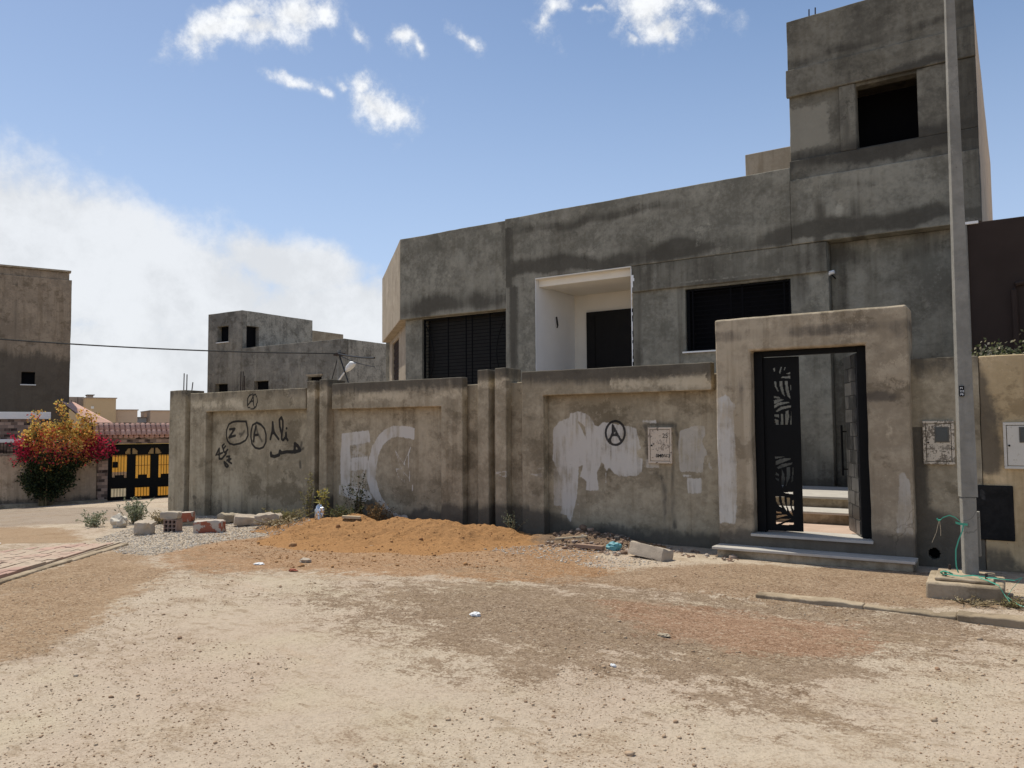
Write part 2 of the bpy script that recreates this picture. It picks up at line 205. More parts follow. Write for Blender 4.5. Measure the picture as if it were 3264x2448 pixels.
# ------------------------------------------------------------------ world
def make_world():
    w = bpy.data.worlds.new('World'); SC.world = w; w.use_nodes = True
    g = G(w.node_tree); bg = w.node_tree.nodes['Background']
    sky = g.node('ShaderNodeTexSky', sky_type='NISHITA', sun_disc=False)
    sky.sun_elevation = SUN_EL; sky.sun_rotation = SUN_AZ; sky.altitude = 50; sky.air_density = 1.0; sky.dust_density = 1.0; sky.ozone_density = 1.6
    d = g.vm('NORMALIZE', g.node('ShaderNodeTexCoord').outputs['Generated'])
    sp = g.node('ShaderNodeSeparateXYZ'); g.put(sp.inputs[0], d); x, y, z = sp.outputs
    az = g.m('ARCTAN2', x, y); el = g.m('ARCSINE', z)
    cb = g.node('ShaderNodeCombineXYZ'); g.put(cb.inputs[0], az); g.put(cb.inputs[1], el); ae = cb.outputs[0]
    n1 = g.noise(d, 9, 8, .62); n2 = g.noise(d, 38, 8, .68); n3 = g.noise(d, 4, 6, .55)
    wob = g.node('ShaderNodeTexNoise'); g.put(wob.inputs['Vector'], d); wob.inputs['Scale'].default_value = 16; wob.inputs['Detail'].default_value = 4
    ae = g.vm('ADD', ae, g.scale(g.vm('SUBTRACT', wob.outputs['Color'], (.5, .5, .5)), (.06, .05, 0)))
    def field(blobs):
        f = None
        for (a, e, ra, re, rot, wt) in blobs:
            mp = g.node('ShaderNodeMapping', vector_type='TEXTURE'); g.put(mp.inputs[0], ae)
            mp.inputs[1].default_value = (a, e, 0); mp.inputs[2].default_value = (0, 0, rot); mp.inputs[3].default_value = (ra*1.15, re*1.15, 1)
            v = g.m('MULTIPLY', g.m('SUBTRACT', 1.0, g.vm('LENGTH', mp.outputs[0])), wt)
            f = v if f is None else g.m('MAXIMUM', f, v)
        return f
    cl = field(D['clouds'])
    cl = g.m('ADD', cl, g.m('ADD', g.m('MULTIPLY', g.m('SUBTRACT', n1, .5), 1.5), g.m('MULTIPLY', g.m('SUBTRACT', n2, .5), 2.0)))
    cm = g.step(cl, -.08, .95)
    bk = field(D['bank'])
    bk = g.m('ADD', bk, g.m('ADD', g.m('MULTIPLY', g.m('SUBTRACT', n1, .5), 1.0), g.m('MULTIPLY', g.m('SUBTRACT', n2, .5), .4)))
    bm = g.step(bk, -.08, .46)
    # scattered fair-weather clouds over the rest of the sky
    dome = g.node('ShaderNodeVectorMath', operation='DIVIDE'); g.put(dome.inputs[0], d)
    zz = g.m('ADD', g.m('MAXIMUM', z, 0), .25); cz = g.node('ShaderNodeCombineXYZ'); [g.put(cz.inputs[i], zz) for i in range(3)]; g.put(dome.inputs[1], cz.outputs[0])
    sc = g.noise(dome.outputs[0], 1.6, 8, .6); away = g.step(g.m('ABSOLUTE', g.m('ADD', az, .62)), .95, 1.25)
    sm = g.m('MULTIPLY', g.step(sc, .53, .68), away)
    # haze toward the horizon
    hz = g.m('ADD', .07, g.m('MULTIPLY', g.step(z, .62, -.02), .66))
    hs = g.node('ShaderNodeHueSaturation'); hs.inputs['Saturation'].default_value = 1.2; hs.inputs['Value'].default_value = 1.0; g.put(hs.inputs['Color'], sky.outputs[0])
    c = g.mix(hz, hs.outputs[0], (5.9, 7.3, 9.9))
    shade = g.m('ADD', .78, g.m('MULTIPLY', g.step(n3, .3, .7), .3))
    def gray(k):
        cc = g.node('ShaderNodeCombineXYZ'); [g.put(cc.inputs[i], g.m('MULTIPLY', k, v)) for i, v in enumerate((9.6, 9.75, 9.9))]; return cc.outputs[0]
    c = g.mix(g.m('MULTIPLY', sm, .85), c, gray(shade))
    c = g.mix(g.m('MULTIPLY', bm, .88), c, gray(g.m('ADD', .76, g.m('MULTIPLY', g.step(g.m('ADD', n1, g.m('MULTIPLY', g.m('SUBTRACT', n2, .5), .3)), .36, .62), .12))))
    c = g.mix(g.m('MULTIPLY', g.step(g.m('ADD', cl, g.m('MULTIPLY', g.m('SUBTRACT', n2, .5), 1.2)), -.5, .7), .28), c, gray(.85))
    c = g.mix(g.m('MULTIPLY', cm, .92), c, gray(g.m('ADD', .82, g.m('MULTIPLY', g.step(n2, .35, .65), .2))))
    g.put(bg.inputs[0], c); bg.inputs[1].default_value = SKY_STRENGTH
make_world()

# ------------------------------------------------------------------ numpy noise
def _hash(ix, iy, iz, seed):
    h = (ix.astype(np.int64)*374761393 + iy.astype(np.int64)*668265263 + iz.astype(np.int64)*2147483647 + seed*144269504) & 0xffffffff
    h = ((h ^ (h >> 13))*1274126177) & 0xffffffff
    return ((h ^ (h >> 16)) & 0xffff)/65535.0
def vnoise(x, y, z=0, seed=0):
    x = np.asarray(x, float); y = np.asarray(y, float); z = np.zeros_like(x)+z
    ix, iy, iz = np.floor(x), np.floor(y), np.floor(z); fx, fy, fz = x-ix, y-iy, z-iz
    fx, fy, fz = [f*f*(3-2*f) for f in (fx, fy, fz)]
    def h(a, b, c): return _hash(ix+a, iy+b, iz+c, seed)
    def L(a, b, t): return a+(b-a)*t
    return L(L(L(h(0,0,0), h(1,0,0), fx), L(h(0,1,0), h(1,1,0), fx), fy), L(L(h(0,0,1), h(1,0,1), fx), L(h(0,1,1), h(1,1,1), fx), fy), fz)
def fbm(x, y, z=0, f=1., oct=4, seed=0):
    r = 0; a = 1; t = 0
    for i in range(oct):
        r = r+a*vnoise(np.asarray(x)*f, np.asarray(y)*f, np.asarray(z)*f, seed+i); t += a; a *= .5; f *= 2
    return r/t-.5
def sst(x, a, b):
    t = np.clip((x-a)/(b-a), 0, 1); return t*t*(3-2*t)
def seg_d(x, z, pts):
    d = np.full(np.shape(x), 1e9)
    for (a, b), (c, e) in zip(pts[:-1], pts[1:]):
        vx, vz = c-a, e-b; L = vx*vx+vz*vz+1e-12
        t = np.clip(((x-a)*vx+(z-b)*vz)/L, 0, 1); d = np.minimum(d, np.hypot(x-a-t*vx, z-b-t*vz))
    return d
def poly_in(x, z, pts):
    r = np.zeros(np.shape(x), bool); n = len(pts)
    for i in range(n):
        (x0, z0), (x1, z1) = pts[i], pts[(i+1) % n]
        if z0 == z1: continue
        c = ((z0 > z) != (z1 > z)) & (x < (x1-x0)*(z-z0)/(z1-z0)+x0); r ^= c
    return r
def poly_v(x, z, pts, soft):
    """1 inside, .5 on the outline, 0 outside, over `soft` metres each way"""
    d = seg_d(x, z, pts+[pts[0]]); return np.clip(.5+.5*np.where(poly_in(x, z, pts), d, -d)/soft, 0, 1)
def stroke_v(x, z, strokes, soft=.012, k=1.):
    v = np.zeros(np.shape(x))
    for w, pts in strokes:
        v = np.maximum(v, np.clip(.5+.5*(w*k/2-seg_d(x, z, pts))/soft, 0, 1))
    return v
def below(x, z, line, soft=.12):
    xs = [p[0] for p in line]; zs = [p[1] for p in line]; return np.clip(.5+.5*(np.interp(x, xs, zs)-z)/soft, 0, 1)

# ------------------------------------------------------------------ objects
def np_mesh(name, verts, faces, mats=(), attrs=None, smooth=True, sharp=35):
    me = bpy.data.meshes.new(name)
    verts = np.asarray(verts, np.float32); faces = np.asarray(faces, np.int32)
    k = faces.shape[1]
    me.vertices.add(len(verts)); me.vertices.foreach_set('co', verts.ravel())
    me.loops.add(faces.size); me.loops.foreach_set('vertex_index', faces.ravel())
    me.polygons.add(len(faces)); me.polygons.foreach_set('loop_start', np.arange(0, faces.size, k, dtype=np.int32))
    me.update(calc_edges=True); me.validate()
    if smooth:
        me.polygons.foreach_set('use_smooth', np.ones(len(me.polygons), bool))
        if sharp: me.set_sharp_from_angle(angle=math.radians(sharp))
    for m in (mats if isinstance(mats, (list, tuple)) else [mats]): me.materials.append(m)
    for k_, v in (attrs or {}).items():
        a = me.attributes.new(k_, 'FLOAT', 'POINT'); a.data.foreach_set('value', np.asarray(v, np.float32))
    return me
def link(name, me, parent=None):
    o = bpy.data.objects.new(name, me); COL.objects.link(o)
    if parent is not None:
        o.parent = parent
        if parent.type == 'EMPTY': o.matrix_parent_inverse = Matrix.Translation(-parent.location)
    return o
def tag(o, label=None, cat=None, group=None, kind=None):
    for k, v in (('label', label), ('category', cat), ('group', group), ('kind', kind)):
        if v: o[k] = v
    return o
def thing(name, label, cat, loc, group=None):
    o = bpy.data.objects.new(name, None); COL.objects.link(o); o.location = loc; o.empty_display_size = .1
    return tag(o, label, cat, group)

class MB:
    """collects shapes and links them as one mesh"""
    def __init__(s): s.v = []; s.f = []; s.tone = []
    def add(s, verts, faces, tone=0.):
        n = len(s.v); s.v += [tuple(p) for p in verts]; s.f += [tuple(i+n for i in f) for f in faces]; s.tone += [tone]*len(verts); return s
    def box(s, a, b, mat=None, tone=0.):
        (x0, y0, z0), (x1, y1, z1) = a, b
        v = [(x0,y0,z0),(x1,y0,z0),(x1,y1,z0),(x0,y1,z0),(x0,y0,z1),(x1,y0,z1),(x1,y1,z1),(x0,y1,z1)]
        if mat is not None: v = [tuple(mat @ Vector(p)) for p in v]
        return s.add(v, [(0,3,2,1),(4,5,6,7),(0,1,5,4),(1,2,6,5),(2,3,7,6),(3,0,4,7)], tone)
    def tube(s, pts, r, n=6, tone=0.):
        pts = [Vector(p) for p in pts]; rs = r if isinstance(r, (list, tuple)) else [r]*len(pts); V = []; F = []
        for i, p in enumerate(pts):
            t = (pts[min(i+1, len(pts)-1)]-pts[max(i-1, 0)]).normalized()
            a = t.orthogonal().normalized() if abs(t.z) > .9 else t.cross(Vector((0, 0, 1))).normalized(); b = t.cross(a)
            for k in range(n):
                w = 2*math.pi*k/n; V.append(p+(a*math.cos(w)+b*math.sin(w))*rs[i])
        for i in range(len(pts)-1):
            for k in range(n): F.append((i*n+k, i*n+(k+1) % n, (i+1)*n+(k+1) % n, (i+1)*n+k))
        F.append(tuple(range(n))[::-1]); F.append(tuple((len(pts)-1)*n+k for k in range(n)))
        return s.add(V, F, tone)
    def ribbon(s, pts, w, up=(0, 0, 1)):
        pts = [Vector(p) for p in pts]; up = Vector(up)*w/2; V = []
        for p in pts: V += [p-up, p+up]
        return s.add(V, [(2*i, 2*i+2, 2*i+3, 2*i+1) for i in range(len(pts)-1)])
    def build(s, name, mat, parent=None, bevel=0, smooth=False):
        me = bpy.data.meshes.new(name); me.from_pydata(s.v, [], s.f); me.update()
        for m in (mat if isinstance(mat, (list, tuple)) else [mat]): me.materials.append(m)
        if any(s.tone):
            a = me.attributes.new('tone', 'FLOAT', 'POINT'); a.data.foreach_set('value', np.array(s.tone, np.float32))
        if smooth:
            me.polygons.foreach_set('use_smooth', np.ones(len(me.polygons), bool)); me.set_sharp_from_angle(angle=math.radians(40))
        o = link(name, me, parent)
        if bevel: bev(o, bevel)
        return o
def bev(o, w, seg=2, ang=40):
    m = o.modifiers.new('bevel', 'BEVEL'); m.width = w; m.segments = seg; m.limit_method = 'ANGLE'; m.angle_limit = math.radians(ang)

def lines(lo, hi, res, extra):
    e = sorted(set([round(lo, 5), round(hi, 5)]+[round(x, 5) for x in extra if lo < x < hi])); out = []
    for a, b in zip(e[:-1], e[1:]):
        n = max(1, int(round((b-a)/res))); out += [a+(b-a)*i/n for i in range(n)]
    return np.array(out+[e[-1]])
def plate(name, parent, mat, us, vs, d0, d1, O=(0, 0), U=(1, 0), rects=None, holes=(), res=.1, paint=None, mask=None, jit=1., bevel=.012):
    """a slab standing on the line O+u*U, front at depth d0, back at d1; filled where `rects` are and `holes` are not"""
    N = (-U[1], U[0]); allr = list(rects or [])+list(holes)
    ul = lines(us[0], us[1], res, [r[0] for r in allr]+[r[1] for r in allr]); vl = lines(vs[0], vs[1], res, [r[2] for r in allr]+[r[3] for r in allr])
    uc = (ul[:-1]+ul[1:])/2; vc = (vl[:-1]+vl[1:])/2; CU, CV = np.meshgrid(uc, vc, indexing='ij')
    fill = np.ones(CU.shape, bool) if not rects else np.zeros(CU.shape, bool)
    for a, b, c, d in rects or []: fill |= (CU > a) & (CU < b) & (CV > c) & (CV < d)
    for a, b, c, d in holes: fill &= ~((CU > a) & (CU < b) & (CV > c) & (CV < d))
    if mask is not None: fill &= mask(CU, CV)
    nu, nv = len(ul), len(vl); idx = np.arange(nu*nv).reshape(nu, nv); off = nu*nv
    a, b, c, d = idx[:-1, :-1], idx[1:, :-1], idx[1:, 1:], idx[:-1, 1:]
    front = np.stack([a, b, c, d], -1)[fill]; back = (np.stack([d, c, b, a], -1)+off)[fill]
    pad = np.zeros((nu+1, nv+1), bool); pad[1:nu, 1:nv] = fill
    sides = []
    e = fill & ~pad[0:nu-1, 1:nv]; sides.append(np.stack([a, d, d+off, a+off], -1)[e])
    e = fill & ~pad[2:nu+1, 1:nv]; sides.append(np.stack([b, b+off, c+off, c], -1)[e])
    e = fill & ~pad[1:nu, 0:nv-1]; sides.append(np.stack([a, a+off, b+off, b], -1)[e])
    e = fill & ~pad[1:nu, 2:nv+1]; sides.append(np.stack([d, c, c+off, d+off], -1)[e])
    F = np.concatenate([front, back]+sides)
    GU, GV = np.meshgrid(ul, vl, indexing='ij'); u = np.concatenate([GU.ravel()]*2); v = np.concatenate([GV.ravel()]*2); dd = np.concatenate([np.full(off, d0), np.full(off, d1)])
    used = np.unique(F); re = np.full(2*off, -1); re[used] = np.arange(len(used)); F = re[F]; u, v, dd = u[used], v[used], dd[used]
    at = paint(u, v, dd) if paint else {}
    X = O[0]+u*U[0]+dd*N[0]; Y = O[1]+u*U[1]+dd*N[1]; Z = v
    if jit:
        j = jit*(.012*fbm(X, Y, Z, 1.1, 2, 3)+.006*fbm(X, Y, Z, 5, 2, 9)); k = jit*(.014*fbm(X, Y, Z, 1.3, 2, 23)+.008*fbm(X, Y, Z, 6, 2, 29)); l = jit*(.014*fbm(X, Y, Z, 1.2, 2, 43)+.008*fbm(X, Y, Z, 6, 2, 49))
        X, Y, Z = X+U[0]*k+N[0]*j, Y+U[1]*k+N[1]*j, Z+l
    o = link(name, np_mesh(name, np.stack([X, Y, Z], -1), F, mat, at), parent)
    if bevel: bev(o, bevel)
    return o

def rock_variants():
    out = []
    for s in range(5):
        bm = bmesh.new(); bmesh.ops.create_icosphere(bm, subdivisions=1, radius=1)
        r = np.random.default_rng(s)
        for v in bm.verts: v.co *= r.uniform(.65, 1.15)
        out.append((np.array([v.co[:] for v in bm.verts]), np.array([[v.index for v in f.verts] for f in bm.faces]))); bm.free()
    return out
ROCKS = rock_variants()
def rocks(name, pts, sizes, mat, tones, flat=.65, parent=None):
    V = []; F = []; T = []; n = 0
    for (x, y, z), s, t in zip(pts, sizes, tones):
        v, f = ROCKS[int(RNG.integers(5))]; a = RNG.uniform(0, 6.28); c, sn = math.cos(a), math.sin(a); e = RNG.uniform(.6, 1.1)
        w = v*np.array([s, s*e, s*flat*RNG.uniform(.7, 1.2)]); w = np.stack([w[:, 0]*c-w[:, 1]*sn, w[:, 0]*sn+w[:, 1]*c, w[:, 2]], -1)+np.array([x, y, z+s*flat*.25])
        V.append(w); F.append(f+n); T.append(np.full(len(v), t)); n += len(v)
    return link(name, np_mesh(name, np.concatenate(V), np.concatenate(F), mat, {'tone': np.concatenate(T)}, smooth=False), parent)
def tone_mat(name, cols, rough=.9, scale=20, trans=0):
    m, g, b = new_mat(name); t = g.attr('tone'); r = g.node('ShaderNodeValToRGB'); g.put(r.inputs[0], t)
    e = r.color_ramp.elements
    while len(e) < len(cols): e.new(.5)
    for i, c in enumerate(cols): e[i].position = i/(len(cols)-1); e[i].color = (*c, 1)
    n = g.noise(g.pos(), scale, 3); col = g.mul(g.m('MULTIPLY', g.step(n, .35, .7), .5), r.outputs[0], (.55, .52, .5))
    g.put(b.inputs['Base Color'], col); b.inputs['Roughness'].default_value = rough
    if trans:
        tr = g.node('ShaderNodeBsdfTranslucent'); g.put(tr.inputs[0], col); mx = g.node('ShaderNodeMixShader'); mx.inputs[0].default_value = trans
        out = [n for n in m.node_tree.nodes if n.type == 'OUTPUT_MATERIAL'][0]
        g.l.new(b.outputs[0], mx.inputs[1]); g.l.new(tr.outputs[0], mx.inputs[2]); g.l.new(mx.outputs[0], out.inputs[0])
    return m

# ------------------------------------------------------------------ materials
M_FENCE = concrete('fence_plaster', (.455, .386, .272), (.28, .234, .158), stain=(.075, .067, .055))
M_GATE = concrete('portal_plaster', (.485, .402, .286), (.31, .252, .175), stain=(.1, .085, .068))
M_HOUSE = concrete('house_plaster', (.32, .298, .236), (.172, .16, .125), stain=(.075, .067, .052), white=(.6, .57, .5), streak=.3, blotch=.42)
M_TOWER = concrete('tower_plaster', (.228, .21, .165), (.118, .108, .085), stain=(.055, .05, .041), streak=.3, blotch=.5)
M_HOUSE_SIDE = concrete('side_plaster', (.44, .37, .28), (.36, .30, .225), blotch=.3)
M_FAR_HOUSE = concrete('far_plaster', (.31, .285, .235), (.19, .175, .145), stain=(.07, .066, .06))
M_LEFT_HOUSE = concrete('left_plaster', (.37, .29, .205), (.25, .195, .138), stain=(.095, .08, .062))
M_STREET_WALL = concrete('street_wall_plaster', (.56, .43, .30), (.42, .32, .225))
M_YELLOW_WALL = concrete('yellow_wall_plaster', (.60, .46, .275), (.48, .36, .205), stain=(.1, .085, .065))
M_CONC = concrete('bare_concrete', (.44, .37, .27), (.28, .225, .155), stain=(.13, .1, .07))
M_POLE = concrete('pole_concrete', (.29, .275, .24), (.21, .2, .175), streak=.3, blotch=.3)
M_WHITE = plain('white_paint', (.84, .83, .80), .7, var=.06, scale=3, bump=.05)
M_CREAM = plain('cream_paint', (.80, .75, .65), .8, var=.08, scale=3, bump=.05)
M_BLACK = plain('black_steel', (.009, .009, .009), .6, .0, .3, 12, .1, .05)
M_TOWER_SIDE = concrete('tan_bounce_plaster', (.68, .53, .37), (.58, .44, .3), blotch=.2, streak=.25)  # tan paint, lightened to carry bounced light on the tower's right face
M_KERB = concrete('dusty_kerb', (.43, .345, .24), (.31, .24, .16), stain=(.16, .12, .085))
M_SHUTTER = plain('grey_shutter', (.035, .034, .032), .8, spec=.1, bump=0)
M_DARK = plain('dark_interior', (.008, .008, .009), .9, spec=.05, bump=0)
M_BLACKDOOR = plain('black_door', (.016, .015, .014), .6, spec=.1, bump=.05)
M_MARBLE = plain('pale_stone_slab', (.52, .48, .42), .55, var=.3, scale=5, bump=.05)
M_BROWN = plain('dark_brown_paint', (.05, .036, .03), .85, var=.35, scale=2, spec=.1, bump=.1)
M_IRON = plain('rusty_bar', (.06, .045, .038), .8)
M_FAR_YELLOW = plain('far_yellow_render', (.58, .42, .24), .9, var=.12, scale=.4, bump=0)
M_FAR_TAN = plain('far_tan_render', (.42, .33, .25), .9, var=.15, scale=.4, bump=0)
M_FAR_TAN2 = plain('far_pink_tan_render', (.56, .41, .28), .9, var=.15, scale=.4, bump=0)
M_SUN_YELLOW = plain('bright_yellow_render', (.93, .66, .2), .9, var=.08, scale=1, bump=0)
M_BRICK = plain('red_clay', (.34, .105, .062), .9, var=.5, scale=14, bump=.3)
M_MORTAR = plain('pale_mortar', (.47, .39, .30), .95, var=.35, scale=10, bump=.6)
def brick_mix():
    m, g, b = new_mat('mortared_brick'); p = g.pos(); nz = g.node('ShaderNodeSeparateXYZ'); g.put(nz.inputs[0], g.node('ShaderNodeNewGeometry').outputs['Normal'])
    n = g.m('ADD', g.noise(p, 5, 5, .65), g.m('MULTIPLY', nz.outputs[2], .3)); f = g.noise(p, 26, 5, .7)
    red = g.mix(f, (.24, .07, .04), (.42, .15, .09)); mo = g.mix(f, (.56, .48, .40), (.38, .32, .26))
    g.put(b.inputs['Base Color'], g.mix(g.step(n, .5, .54), red, mo)); b.inputs['Roughness'].default_value = .95; g.put(b.inputs['Normal'], g.bump(f, .5, .02)); return m
M_BRICKMIX = brick_mix()
def sheet(name, col):
    m, g, b = new_mat(name); n = g.noise(g.pos(), 3, 3); c = g.mix(n, col, tuple(x*.85 for x in col)); g.put(b.inputs['Base Color'], c)
    tr = g.node('ShaderNodeBsdfTranslucent'); g.put(tr.inputs[0], c); mx = g.node('ShaderNodeMixShader'); mx.inputs[0].default_value = .62
    out = [n for n in m.node_tree.nodes if n.type == 'OUTPUT_MATERIAL'][0]
    g.l.new(b.outputs[0], mx.inputs[1]); g.l.new(tr.outputs[0], mx.inputs[2]); g.l.new(mx.outputs[0], out.inputs[0]); return m
M_SHEET_Y = sheet('backlit_yellow_sheet', (.95, .68, .24)); M_SHEET_W = sheet('backlit_white_sheet', (.85, .8, .68)); M_SHEET_T = sheet('backlit_tan_sheet', (.72, .56, .32))
M_WOOD = plain('pale_wood', (.55, .45, .3), .8, var=.3, scale=18)
M_GREEN = plain('green_plastic_strap', (.05, .36, .23), .4, var=.1, spec=.6, bump=0)
M_SILVER = plain('silver_film', (.75, .77, .78), .22, .9, .25, 20, .6, .5)
M_TEAL = plain('teal_plastic', (.13, .35, .38), .5, var=.3, scale=30)
M_WHITEPL = plain('white_plastic', (.8, .8, .78), .45, var=.1, bump=0)
M_CABLE = plain('cable_black', (.02, .02, .02), .6, bump=0)
M_LAMP = plain('lamp_white', (.75, .76, .76), .35, bump=0)
def tile_mat():
    m, g, b = new_mat('clay_tile'); p = g.pos(); oi = g.node('ShaderNodeObjectInfo').outputs['Random']
    c = g.mix(oi, (.66, .41, .32), (.50, .29, .22)); c = g.mix(g.m('MULTIPLY', g.step(g.noise(p, 9, 5), .5, .75), .5), c, (.38, .27, .22))
    g.put(b.inputs['Base Color'], c); g.put(b.inputs['Normal'], g.bump(g.noise(p, 60, 3), .2, .01)); return m
M_TILE = tile_mat()
def paver_mat():
    m, g, b = new_mat('pink_paver'); p = g.pos(); oi = g.node('ShaderNodeObjectInfo').outputs['Random']
    c = g.mix(oi, (.46, .30, .23), (.38, .24, .185)); c = g.mix(g.m('MULTIPLY', g.step(g.noise(p, 1.3, 6), .4, .62), .85), c, (.43, .345, .25))
    g.put(b.inputs['Base Color'], c); g.put(b.inputs['Normal'], g.bump(g.noise(p, 40, 4), .3, .01)); return m
M_PAVER = paver_mat()
def cladding_mat():
    m, g, b = new_mat('stone_cladding'); tc = g.pos()
    s = g.node('ShaderNodeSeparateXYZ'); g.put(s.inputs[0], tc); cb = g.node('ShaderNodeCombineXYZ'); g.put(cb.inputs[0], g.m('ADD', g.m('MULTIPLY', s.outputs[0], .4), g.m('MULTIPLY', s.outputs[1], .9165))); g.put(cb.inputs[1], s.outputs[2])
    br = g.node('ShaderNodeTexBrick'); g.put(br.inputs[0], cb.outputs[0]); br.offset = .5
    br.inputs['Color1'].default_value = (.045, .03, .024, 1); br.inputs['Color2'].default_value = (.52, .37, .28, 1); br.inputs['Mortar'].default_value = (.2, .16, .13, 1)
    br.inputs['Scale'].default_value = 1; br.inputs['Mortar Size'].default_value = .006; br.inputs['Brick Width'].default_value = .2; br.inputs['Row Height'].default_value = .11; br.inputs['Bias'].default_value = -.1
    c = g.mix(g.m('MULTIPLY', g.step(g.noise(tc, 7, 3), .45, .6), .25), br.outputs[0], (.3, .2, .16))
    g.put(b.inputs['Base Color'], c); g.put(b.inputs['Normal'], g.bump(br.outputs[1], .5, -.02)); return m
M_CLAD = cladding_mat()
def meter_mat(name, base, peel, amount):
    m, g, b = new_mat(name); p = g.pos()
    n = g.m('ADD', g.noise(p, 16, 6, .7), g.m('MULTIPLY', g.m('SUBTRACT', g.noise(p, 60, 3), .5), .4))
    c = g.mix(g.step(n, 1-amount, 1.04-amount), base, peel); c = g.mix(g.m('MULTIPLY', g.step(g.noise(p, 5, 4), .5, .7), .4), c, tuple(x*.75 for x in base))
    g.put(b.inputs['Base Color'], c); b.inputs['Roughness'].default_value = .6; return m
M_BOX_OLD = meter_mat('peeling_cream_paint', (.62, .52, .40), (.17, .14, .11), .43)
M_BOX_OLD2 = meter_mat('flaking_cream_paint', (.6, .52, .40), (.2, .165, .12), .5)
M_BOX_NEW = meter_mat('pale_metal_paint', (.62, .58, .5), (.5, .45, .36), .38)

# ------------------------------------------------------------------ ground
def base_z(x): return -.02*np.maximum(0, -8-x)-.04*np.maximum(0, -15-x)+.06*np.maximum(0, -29-x)
def ground_z(x, y, micro=True):
    x = np.asarray(x, float); y = np.asarray(y, float)
    z = base_z(x)
    z = z-.06*sst(x, -3.4, -1.8)*sst(y, 7.72, 7.4)
    z = z+.05*np.exp(-((x+6.)/2.2)**2-((y-6.2)/1.)**2)
    if micro:
        near = np.exp(-(np.maximum(0, np.abs(x+5)-14)/6)**2)
        z = z+near*(.03*fbm(x, y, 0, .7, 3, 5)+.016*fbm(x, y, 0, 4, 3, 15)*sst(np.abs(y-9), 0, 1))
    return z
def heap_h(x, y):
    x = np.asarray(x, float); y = np.asarray(y, float)
    cy = 9.36+.12*np.sin(x*1.7)
    prof = np.where(y < cy, np.exp(-((y-cy)/1.45)**2), np.exp(-((y-cy)/.5)**2))
    along = sst(x, -10.9, -8.9)*sst(x, -5.4, -7.0)
    h = (.15*np.where(y < cy, np.exp(-((y-cy)/.6)**2), np.exp(-((y-cy)/.42)**2))+.09*prof)*along*(1+1.1*fbm(x, y, 0, 1.1, 3, 71))
    h = h+.16*np.exp(-((x+5.1)/.75)**2-((y-9.95)/.38)**2)
    h = h+.09*np.exp(-((x+10.4)/.75)**2-((y-9.5)/.5)**2)
    cl = np.exp(-((x+9.9)/1.1)**2-((y-8.95)/.33)**2)
    h = h+cl*.16*np.maximum(0, fbm(x, y, 0, 3.2, 3, 31)+.08)*2
    on = sst(h, .01, .08)
    return h+on*(.13*fbm(x, y, 0, 3.3, 4, 55)+.075*fbm(x, y, 0, 13, 3, 58))
def H(x, y):
    g = float(ground_z(np.array([x]), np.array([y]))[0]); return g+max(0, float(heap_h(np.array([x]), np.array([y]))[0])-.02)

def axis(parts):
    out = []
    for a, b, s in parts: out.append(np.arange(a, b, s))
    return np.unique(np.round(np.concatenate(out), 4))
xs = axis([(-700, -60, 40), (-60, -32, 2), (-32, -15, .22), (-15, -10, .09), (-10, .6, .05), (.6, 8, .4), (8, 40, 4), (40, 701, 60)])
ys = axis([(-700, -20, 60), (-20, 0, 1), (0, 1.6, .2), (1.6, 8, .045), (8, 11, .07), (11, 18, .3), (18, 60, 3), (60, 701, 60)])
GX, GY = np.meshgrid(xs, ys, indexing='ij'); gx, gy = GX.ravel(), GY.ravel()
gz = ground_z(gx, gy)
gz = np.where((gx < -8.8) & (gx > -13) & poly_in(gx, gy, [(-8.9, 3.6), (-11.0, 6.6), (-12.3, 5.7), (-10.2, 2.7)]), gz-.05, gz)
near = (gx > -34) & (gx < 3) & (gy > -1) & (gy < 16)
ga = {}
for k, soft in (('mound', .5), ('sandy', .35), ('red', .45), ('gravel', .4), ('grey', .9), ('brown', .5), ('dirtL', .5), ('lane', .8)):
    v = np.zeros(len(gx)); v[near] = poly_v(gx[near], gy[near], [tuple(p) for p in D['ground'][k]], soft); ga[k] = v
tv = np.zeros(len(gx)); tv[near] = stroke_v(gx[near], gy[near], D['tracks'], .1); ga['track'] = tv
nx, ny = len(xs), len(ys); ii = np.arange(nx*ny).reshape(nx, ny)
gf = np.stack([ii[:-1, :-1], ii[1:, :-1], ii[1:, 1:], ii[:-1, 1:]], -1).reshape(-1, 4)
